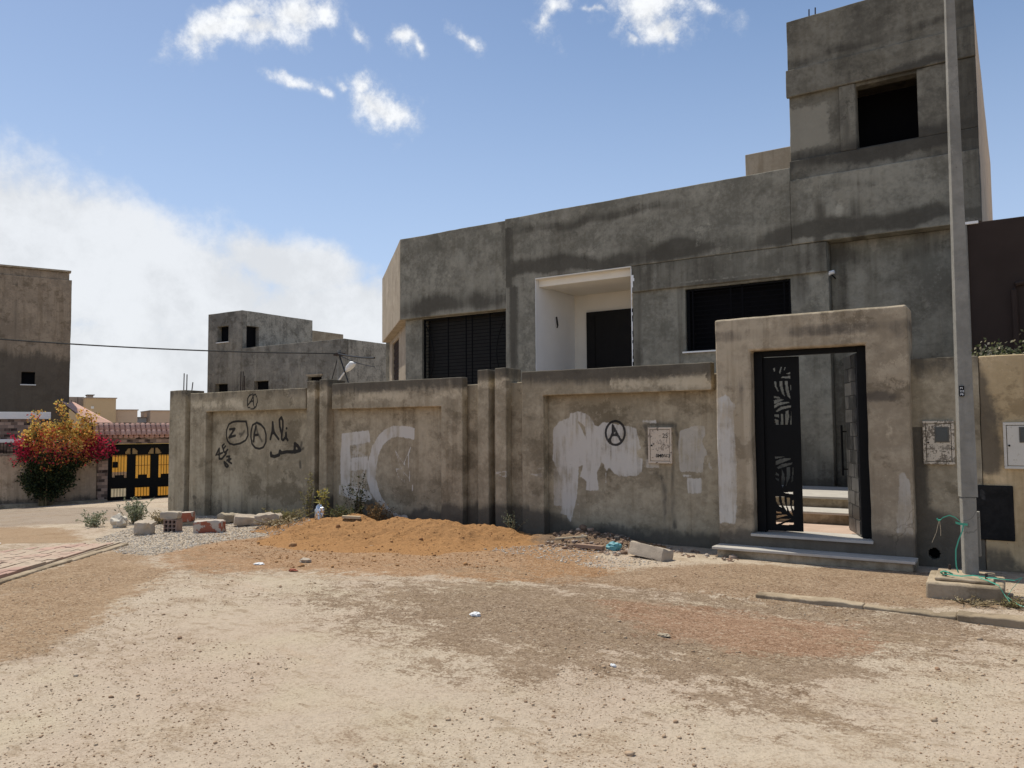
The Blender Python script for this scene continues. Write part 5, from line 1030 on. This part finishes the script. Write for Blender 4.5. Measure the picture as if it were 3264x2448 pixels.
weed('tall_weed', 'tallest dry weed in front of the paired pillars', -10.55, 9.72, .95, .16, 7, M_WEED, .045, 40, 1, group=gw)
weed('flowering_weed', 'yellowish leafy weed just above the silver bag', -10.15, 9.66, .55, .15, 10, leafmat('yellow_weed', [(.2, .2, .06), (.4, .36, .1), (.55, .42, .08)]), .06, 22, 2, group=gw)
weed('dark_weed', 'dark spindly weed standing against the white painted E', -9.55, 9.95, .85, .3, 16, M_WEED_DARK, .05, 26, 3, group=gw)
weed('dry_bush', 'tangled brown dry bush right of the silver bag at the wall foot', -9.05, 9.85, .38, .42, 46, leafmat('brown_bush', [(.09, .06, .025), (.2, .12, .05), (.3, .2, .09)]), .04, 16, 4, group=gw)
weed('low_weed', 'low yellow green weeds spreading left of the silver bag', -10.75, 9.35, .24, .55, 60, M_WEED, .035, 16, 5, group=gw)
weed('low_weed', 'low green weeds between the silver bag and the brown bush', -9.62, 9.6, .26, .4, 46, leafmat('green_weed', [(.05, .06, .02), (.1, .12, .04), (.22, .22, .08)]), .035, 16, 6, group=gw)
weed('low_weed', 'thin dry grass tufts on the crumbling edge left of the orange heap', -10.3, 8.95, .17, .5, 40, M_STRAW, .04, 8, 7, group=gw)
weed('grey_weed', 'small grey leafed sprig in the shade below the second pair of pillars', -6.35, 9.85, .3, .22, 9, M_WEED_GREY, .03, 14, 8, group=gw)
weed('grey_shrub', 'larger grey green shrub on the lane in front of the black and yellow gate', -14.0, 8.62, .52, .42, 34, M_WEED_GREY, .06, 22, 9, 'shrub')
weed('grey_shrub', 'smaller grey green shrub left of the dusty plastic bag', -14.3, 8.0, .3, .42, 22, M_WEED_GREY, .055, 18, 10, 'shrub')
weed('dry_grass', 'pale dry grass tuft at the foot of the leftmost pillar', -13.4, 8.75, .28, .3, 40, M_STRAW, .05, 8, 11, 'grass tuft')
weed('dry_grass', 'dry grass tuft at the right end of the lamp post footing', -.1, 8.28, .12, .16, 26, M_WEED, .025, 8, 12, 'grass tuft')
weed('dry_grass', 'sparse dry grass in front of the lamp post footing', -.4, 8.2, .08, .28, 26, M_STRAW, .022, 6, 13, 'grass tuft')
# shrubs growing in the garden behind the yellow wall
def garden(x, y, z, w, h, n, label, seed):
    r = np.random.default_rng(seed); t = thing('garden_plant', label, 'plant', (x, y, 0)); l = MB(); s = MB()
    for i in range(14): s.tube([(x, y, .0), (x+r.normal(0, w*.4), y+r.normal(0, .1), z+h*r.uniform(.4, 1.))], [.012, .003], 4)
    for i in range(n):
        p = Vector((x+r.normal(0, w*.5), y+r.normal(0, .15), z+h*abs(r.normal(0, .45)))); dv = Vector((r.normal(), r.normal(), r.normal())).normalized()*.045; wv = dv.orthogonal().normalized()*.016; l.add([p, p+dv*.5+wv, p+dv, p+dv*.5-wv], [(0, 1, 2, 3)], float(r.uniform(.02, 1)))
    s.build('stems', M_STEM, t); l.build('leaves', leafmat('garden_leaf', [(.02, .03, .01), (.06, .08, .03), (.2, .2, .1), (.5, .45, .35)]), t)
garden(-.2, 10.75, 2.33, .22, .22, 520, 'leafy green plant with pale blossoms peeping over the yellow wall', 31)
garden(.22, 10.8, 2.33, .2, .34, 260, 'thin tall shoots of a plant at the right end of the yellow wall', 33)

# ------------------------------------------------------------------ across the lane
LO = (-29.87, 12.035); LU = (.4, .9165); LN = (-.9165, .4)
def lp(s, d, z): return (LO[0]+s*LU[0]+d*LN[0], LO[1]+s*LU[1]+d*LN[1], z)
def lbx(s0, s1, d0, d1, z0, z1, mb=None):
    mb = mb or MB(); v = [lp(s0,d0,z0), lp(s1,d0,z0), lp(s1,d1,z0), lp(s0,d1,z0), lp(s0,d0,z1), lp(s1,d0,z1), lp(s1,d1,z1), lp(s0,d1,z1)]
    return mb.add(v, [(0,3,2,1),(4,5,6,7),(0,1,5,4),(1,2,6,5),(2,3,7,6),(3,0,4,7)])
GZ = -.98
sw = thing('garden_wall', 'low tan plastered garden wall behind the bougainvillea across the lane', 'wall', lp(0, 0, GZ))
plate('wall', sw, M_STREET_WALL, (-9, 4.16), (GZ-.4, .87), 0, .25, O=LO, U=LU, res=.2, paint=lambda u, v, d: {'stain': np.maximum(.7*sst(v, .6, .85), below(u, v, [(-9, -.6), (4.2, -.65)], .2)*.7)})
lbx(-9, 4.5, -.35, -.003, GZ-.3, GZ+.14).build('plinth', M_CONC, sw, .02)
gp = thing('gateway', 'stone clad gateway with a two row clay tile canopy across the lane', 'gateway', lp(5.6, 0, GZ))
lbx(4.18, 4.52, -.06, .34, GZ-.3, 1.16).build('pier', M_CLAD, gp)
lbx(6.72, 7.1, -.06, .34, GZ-.3, 1.16).build('pier', M_CLAD, gp)
lbx(4.1, 7.15, -.12, .38, 1.162, 1.40).build('lintel', M_CLAD, gp)
lbx(3.9, 7.2, .30, .42, 1.402, 1.95).build('parapet', M_CLAD, gp)
lbx(4.15, 7.15, .14, .298, 1.86, 1.90).build('ridge', M_CREAM, gp)
def tile_mesh():
    V = []; F = []; n = 7; L = .31
    for j, (t, r) in enumerate(((0, .088), (1, .072))):
        for o_ in (0, .016):
            for i in range(n):
                a = math.pi*i/(n-1); V.append((math.cos(a)*(r-o_), t*L, math.sin(a)*(r-o_)*.8))
    def id_(j, o_, i): return j*2*n+o_*n+i
    for i in range(n-1):
        F += [(id_(0,0,i), id_(1,0,i), id_(1,0,i+1), id_(0,0,i+1)), (id_(0,1,i+1), id_(1,1,i+1), id_(1,1,i), id_(0,1,i)), (id_(0,0,i), id_(0,0,i+1), id_(0,1,i+1), id_(0,1,i))]
    me = bpy.data.meshes.new('roof_tile'); me.from_pydata(V, [], F); me.materials.append(M_TILE); me.polygons.foreach_set('use_smooth', np.ones(len(F), bool)); return me
TM = tile_mesh()
R0 = Matrix(((LU[0], LN[0], 0, 0), (LU[1], LN[1], 0, 0), (0, 0, 1, 0), (0, 0, 0, 1)))
sl_ = math.atan2(.44, .42)
for row in range(2):
    for i in range(18):
        s = 4.1+i*.176
        for up in (0, 1):
            o = bpy.data.objects.new('roof_tile', TM); COL.objects.link(o); o.parent = gp; o.matrix_parent_inverse = Matrix.Translation(-gp.location)
            d = -.28+row*.205; z = 1.42+row*.215+(.035 if up else .005)
            o.matrix_basis = Matrix.Translation(lp(s+(.0 if up else .088), d, z)) @ R0 @ Matrix.Rotation(sl_, 4, 'X') @ Matrix.Rotation(0 if up else math.pi, 4, 'Y') @ Matrix.Scale(1+.04*random.uniform(-1, 1), 4)
bg_ = thing('yard_gate', 'black metal double gate with yellow showing through its barred openings', 'gate', lp(5.6, .1, GZ))
def arcs(u, v):
    r = np.ones(u.shape, bool)
    for c in (5.32, 6.115): r &= ~((np.hypot(u-c, (v-.79)) < .215) & (v > .79) & (np.abs(u-c) > .035))
    return r
holes = [(4.68, 5.165, .0, .745), (4.66, 5.155, -.79, -.488), (5.465, 5.965, .0, .735), (5.46, 5.95, -.80, -.478), (6.255, 6.72, .0, .73), (6.25, 6.72, -.81, -.487),
         (4.68, 4.77, -.075, .0), (5.08, 5.165, -.1, 0), (5.465, 5.55, -.13, 0), (5.86, 5.965, -.13, 0), (6.255, 6.34, -.13, 0)]
plate('gate_leaf', bg_, M_BLACK, (4.54, 6.70), (GZ+.04, 1.14), .1, .14, O=LO, U=LU, holes=holes, res=.03, mask=arcs, jit=0, bevel=0)
for (a, b, z0, z1) in holes[:6]:
    for k in range(1, 5): x = a+(b-a)*k/5; lbx(x-.008, x+.008, .105, .125, z0, z1).build('bar', M_BLACK, bg_)
for (a, b) in ((5.465, 5.965), (6.255, 6.72)): lbx(a, b, .104, .126, .335, .35).build('bar', plain('brown_rail', (.2, .08, .04)), bg_)
lbx(4.69, 4.86, .104, .126, .28, .5).build('lock_box', M_BLACK, bg_)
for (a, b, z0, z1), mt in zip(holes[:6], (M_SHEET_Y, M_SHEET_W, M_SHEET_Y, M_SHEET_Y, M_SHEET_Y, M_SHEET_Y)): lbx(a-.02, b+.02, .145, .15, z0-.13 if z0 > -.1 else z0-.02, z1+.02).build('added_glow_sheet', mt, bg_)  # translucent sheets added so the openings glow with sun from behind
for a, b in ((5.07, 5.56), (5.87, 6.36)): lbx(a, b, .145, .15, .78, 1.02).build('added_glow_sheet', M_SHEET_T, bg_)
lbx(4.66, 5.18, .141, .144, -.12, .12).build('added_glow_sheet', M_SHEET_W, bg_)
yh = thing('house', 'bright yellow house front seen through the bars of the black yard gate', 'house', lp(5.6, 2.2, GZ))
plate('wall', yh, M_SUN_YELLOW, (3.5, 9), (GZ-.2, 1.55), 2.6, 2.8, O=LO, U=LU, res=.5, jit=.3)
lbx(4.3, 5.35, 1.7, 1.75, GZ, .1).build('white_panel', M_WHITE, yh)
tag(lbx(2, 9, .5, 6, GZ-.25, GZ+.02).build('yard_floor', M_MARBLE), kind='structure')
# bougainvillea
def bougainvillea():
    r = np.random.default_rng(5); t = thing('bougainvillea', 'big round bougainvillea bush with yellow, orange and magenta bracts across the lane', 'bush', lp(2.7, -.5, GZ))
    tr = MB()
    for k in range(9): tr.tube([lp(2.55+r.normal(0, .08), -.45+r.normal(0, .05), GZ-.05), lp(2.6+r.normal(0, .25), -.5+r.normal(0, .1), .1), lp(2.75+r.normal(0, .7), -.45+r.normal(0, .25), 1.1+r.uniform(0, .5))], [.035, .02, .008], 5)
    tr.build('trunk', M_STEM, t)
    lv = MB(); bl = MB()
    cl = []
    for k in range(470):
        s, d, z = r.normal(0, 1), r.normal(0, 1), r.normal(0, 1); n = math.sqrt(s*s+d*d+z*z); q = r.uniform(.45, 1)**.5
        w_ = 1+.35*float(fbm(np.array([s/n*1.7+9]), np.array([z/n*1.7]), d/n, 1.2, 2, 4)[0])*2; cl.append((2.95+s/n*q*1.33*w_, -.5+d/n*q*.6, 1.02+z/n*q*(.88 if z > 0 else .8)*w_, s/n, z/n, q))
    for k in range(300):
        a = r.uniform(0, 6.28); q = r.uniform(0, 1)**.5; cl.append((2.62+math.cos(a)*q*.75, -.45+r.normal(0, .22), .0+math.sin(a)*q*.66, 0, -1, q))
    for (s0, z1) in ((2.2, 2.3), (2.9, 2.62), (3.75, 2.35), (3.95, 2.2), (3.6, 2.2)):
        for k in range(10): cl.append((s0+r.normal(0, .05)-(k*.03 if s0 == 2.9 else 0)*-1+(.0), -.5+r.normal(0, .05), z1-k*.085, 0, 1.4, 1))
    for (s0, z1) in ((1.75, 1.2), (1.95, 1.3), (4.25, .9), (4.4, .75), (4.2, 1.2)):
        for k in range(9): cl.append((s0+r.normal(0, .26), -.5+r.normal(0, .1), z1+r.normal(0, .09), .9, -.25, 1))
    for (s, d, z, ns, nz, q) in cl:
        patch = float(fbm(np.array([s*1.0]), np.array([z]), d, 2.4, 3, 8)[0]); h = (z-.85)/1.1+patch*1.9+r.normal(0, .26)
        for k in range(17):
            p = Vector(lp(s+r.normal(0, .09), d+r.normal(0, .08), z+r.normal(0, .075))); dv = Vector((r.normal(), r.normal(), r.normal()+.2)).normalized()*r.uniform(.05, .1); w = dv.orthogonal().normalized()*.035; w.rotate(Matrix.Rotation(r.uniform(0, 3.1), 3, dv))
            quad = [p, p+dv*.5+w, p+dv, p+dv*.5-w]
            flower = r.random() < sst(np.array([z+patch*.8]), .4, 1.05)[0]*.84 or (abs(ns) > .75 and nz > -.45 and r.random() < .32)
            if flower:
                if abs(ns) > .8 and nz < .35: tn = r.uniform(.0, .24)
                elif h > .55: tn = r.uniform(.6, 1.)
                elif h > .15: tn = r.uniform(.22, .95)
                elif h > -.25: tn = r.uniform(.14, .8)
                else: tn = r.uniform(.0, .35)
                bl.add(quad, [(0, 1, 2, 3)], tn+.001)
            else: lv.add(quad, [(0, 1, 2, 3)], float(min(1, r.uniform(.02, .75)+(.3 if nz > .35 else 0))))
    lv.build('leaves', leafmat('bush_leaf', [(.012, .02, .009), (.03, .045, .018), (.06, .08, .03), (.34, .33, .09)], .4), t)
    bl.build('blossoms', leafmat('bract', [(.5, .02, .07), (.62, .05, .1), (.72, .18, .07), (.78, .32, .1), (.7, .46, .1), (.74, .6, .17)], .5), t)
bougainvillea()
# house behind that wall
fh = thing('house', 'stone clad front with white trim and railing behind the low garden wall', 'house', lp(0, 1.6, GZ))
plate('wall', fh, M_CLAD, (-9, 2.75), (GZ-.3, 2.09), 1.5, 1.8, O=LO, U=LU, res=.6, jit=.3)
lbx(-9, 2.76, 1.44, 1.8, 2.092, 2.35).build('white_band', M_WHITE, fh, .01)
lbx(-9, 2.4, 1.0, 1.12, 1.25, 1.37).build('white_rail', M_WHITE, fh, .01)
for k in range(26): lbx(-.2+k*.1, -.184+k*.1, 1.04, 1.06, .7, 1.25).build('railing_bar', M_BLACK, fh)
lbx(-9, 2.4, 1.03, 1.07, .9, .93).build('railing_bar', M_BLACK, fh)
rf_ = MB(); rf_.add([lp(3.3, 5.8, 2.95), lp(4.3, 4.2, 1.95), lp(5.2, 4.2, 1.95), lp(4.0, 8, 2.95)], [(0, 1, 2, 3)]); rf_.add([lp(3.3, 5.8, 2.9), lp(4.3, 4.2, 1.9), lp(5.2, 4.2, 1.9), lp(4.0, 8, 2.9)], [(3, 2, 1, 0)]); rf_.build('roof', M_TILE, fh)
bl_ = thing('house', 'tall blank brown cement house with one tiny window at the left edge', 'house', lp(0, 6, GZ))
def lhp(u, v, d):
    s = np.clip(.5+.5*((4.9+.5*fbm(u, 0*u, 0*u, .8, 3, 3))-v)/.5, 0, 1)*.8; s = np.maximum(s, .5*np.exp(-((u-1.65)/.16)**2)*(v < 7.2)*(v > 5.2)); s = np.maximum(s, .95*np.exp(-((u-1.6)/.1)**2-((v-7.78)/.1)**2)); s = np.maximum(s, .4*sst(v, 7.9, 8.3))
    return {'stain': s, 'pale': .4*np.exp(-((u-3.45)/.12)**2-((v-4.6)/.7)**2)}
plate('wall', bl_, M_LEFT_HOUSE, (-8, 3.66), (GZ-.4, 8.12), 6, 6.25, O=LO, U=LU, holes=[(1.92, 2.4, 3.6, 4.12)], res=.13, paint=lhp, jit=1.5)
plate('parapet', bl_, M_LEFT_HOUSE, (-8, 3.56), (8.122, 8.44), 6.05, 6.25, O=LO, U=LU, res=.3, paint=lhp)
lbx(-8.05, 3.62, 5.96, 6.3, 8.442, 8.52).build('coping', M_CONC, bl_, .01)
lbx(-8, 3.64, 6.3, 14, GZ, 8.1).build('wall', M_LEFT_HOUSE, bl_)
wn = lbx(1.9, 2.42, 6.2, 6.22, 3.55, 4.15).build('window', M_DARK, bl_); lbx(1.88, 2.44, 5.95, 6.1, 3.56, 3.6).build('sill', M_WHITE, wn)

# ------------------------------------------------------------------ grey house beyond the fence
mh = thing('house', 'grey unfinished cement house with square roof tower beyond the fence', 'house', (-29, 24, -.8))
def mhp(u, v, d): return {'stain': .35*np.exp(-((v-7.0)/.2)**2)+.5*below(u, v, [(-40, 4.4), (-31, 4.3), (-30, 3.6), (-24, 3.2), (0, 3)], .6)}
plate('wall', mh, M_FAR_HOUSE, (-33.15, -30.62), (-1, 7.31), 24, 24.25, holes=[(-32.44, -31.6, 5.88, 6.65), (-32.55, -31.6, 2.9, 3.87)], res=.2, paint=mhp)
plate('wall', mh, M_FAR_HOUSE, (-30.618, -23.95), (-1, 5.5), 24, 24.25, holes=[(-29.73, -28.71, 2.9, 3.9), (-26.17, -25.28, 2.9, 3.95)], res=.2, paint=mhp)
plate('wall', mh, M_FAR_HOUSE, (24.26, 28.4), (5.3, 7.31), 0, .25, O=(-30.62, 0), U=(0, 1), holes=[(24.27, 25.0, 5.5, 6.6)], res=.2, paint=lambda u, v, d: {'pale': .5+0*u, 'stain': .4*np.exp(-((u-27)/.3)**2)})  # whole right face coloured paler for light bounced onto it
plate('wall', mh, M_FAR_HOUSE, (24.26, 33), (-1, 5.5), 0, .25, O=(-23.95, 0), U=(0, 1), res=.4, paint=lambda u, v, d: {'pale': .5+0*u})  # paler all over, again standing in for bounced light
b = MB(); b.box((-33.1, 24.26, 5.2), (-24.2, 33, 5.3)); b.box((-33.1, 24.26, 7.0), (-30.88, 28.4, 7.1)); b.box((-33.1, 24.26, -1), (-33., 33, 7.2)); b.build('roof', M_CONC, mh)
for a in ((-32.5, -31.55, 5.8, 6.7, 24.27), (-32.6, -31.55, 2.8, 3.9, 24.27), (-29.8, -28.65, 2.8, 3.95, 24.27), (-26.2, -25.2, 2.8, 4.0, 24.27)): MB().box((a[0], a[4], a[2]), (a[1], a[4]+.05, a[3])).build('window', M_DARK, mh)
MB().box((-30.92, 24.27, 5.4), (-30.88, 25.1, 6.7)).build('door', M_DARK, mh)
MB().box((-32.48, 23.95, 5.84), (-31.56, 24.1, 5.88)).build('sill', M_WHITE, mh); MB().box((-26.2, 23.95, 4.0), (-25.2, 24.0, 4.06)).build('window_head', M_CONC, mh)
for x in (-30.15, -30.0, -29.9): MB().tube([(x, 23.6, 3.0), (x+.02, 23.6, 4.35-.2*(x > -30))], .025, 5).build('steel_bar', M_IRON, mh)
# far ochre houses
def far_block(label, s0, s1, z1, d, mat, depth=8):
    t = thing('distant_house', label, 'house', lp((s0+s1)/2, d, -2), 'ochre houses in the distance')
    lbx(s0, s1, d, d+depth, -3, z1).build('wall', mat, t); lbx(s0-.06, s1+.12, d-.12, d+depth, z1+.005, z1+.13).build('coping', M_FAR_TAN, t); return t
t = far_block('lower ochre block with roof clutter touching the brown house at the left', 5, 10.72, 4.65, 80, M_FAR_YELLOW)
lbx(5, 10.9, 83, 90, 4.8, 6.15).build('wall', M_FAR_TAN, t)
for x, h in ((9.2, .9), (9.9, 1.3), (9.6, .8), (8.8, .4)): lbx(x, x+.07, 79.9, 79.97, 4.7, 4.7+h).build('antenna', M_IRON, t)
t = far_block('tallest ochre block with a roof tank in the far row', 10.75, 14.2, 5.85, 79.5, M_FAR_YELLOW); lbx(11.1, 11.75, 81, 83, 5.99, 6.3).build('roof_tank', M_FAR_TAN, t); lbx(11.0, 11.9, 80.9, 83.1, 6.31, 6.4).build('tank_lid', M_IRON, t); lbx(11.35, 11.7, 79.4, 79.46, 4.55, 4.85).build('vent', M_CREAM, t)
far_block('low tan block right of the tallest ochre block in the far row', 14.22, 16.8, 4.38, 80, M_FAR_TAN2)
far_block('low white wall between the two tan blocks far away', 16.6, 18.6, 3.45, 83, plain('far_white', (.6, .62, .62), bump=0), depth=2)
far_block('separate tan block nearest the first fence pillar far away', 18.35, 26, 4.3, 80, M_FAR_TAN2)

# ------------------------------------------------------------------ utility pole and cables
PX, PY = -20.6, 20.4
up = thing('utility_pole', 'thin pale utility pole with a white street lamp beyond the fence', 'utility pole', (PX, PY, -.5))
MB().tube([(PX, PY, -.9), (PX, PY, 4.5)], [.11, .07], 8).build('pole', M_POLE, up)
MB().tube([(PX+.04, PY-.06, 3.4), (PX+.31, PY-.08, 3.64), (PX+.55, PY-.12, 3.78)], .03, 6).build('lamp_arm', M_LAMP, up)
MB().tube([(PX+.46, PY-.12, 3.71), (PX+.6, PY-.13, 3.82), (PX+.79, PY-.15, 3.94), (PX+.93, PY-.16, 3.98)], [.045, .12, .13, .045], 10).build('lamp_head', M_LAMP, up, smooth=True)
MB().box((PX-.17, PY-.12, 4.3), (PX+.19, PY+.12, 4.4)).build('bracket', M_IRON, up)
def cable(label, p, q, sag, r, n=16):
    p, q = Vector(p), Vector(q); t = MB().tube([p.lerp(q, i/n)+Vector((0, 0, -sag*4*(i/n)*(1-i/n))) for i in range(n+1)], r, 5).build('overhead_cable', M_CABLE, None); return tag(t, label, 'cable', 'overhead cables at the utility pole')
cable('long sagging black cable strung from the left edge to the utility pole', (-28.5, 11.2, 4.72), (PX, PY-.06, 4.38), .13, .024)
cable('thick short cable from the utility pole to the chamfered house corner', (PX, PY-.06, 4.38), (-16.43, 17.75, 3.8), .04, .03)
cable('thin lower cable from the utility pole to the house corner', (PX+.02, PY-.06, 4.33), (-16.43, 17.75, 3.53), .06, .014)
cable('thin cable slanting from the utility pole down to the grey house', (PX-.05, PY, 4.33), (-24.8, 23.9, 3.3), .1, .018)
cable('steep black stay cable from the utility pole down behind the fence', (PX+.07, PY-.06, 4.3), (PX+1.35, PY-.5, 2.4), .0, .025)
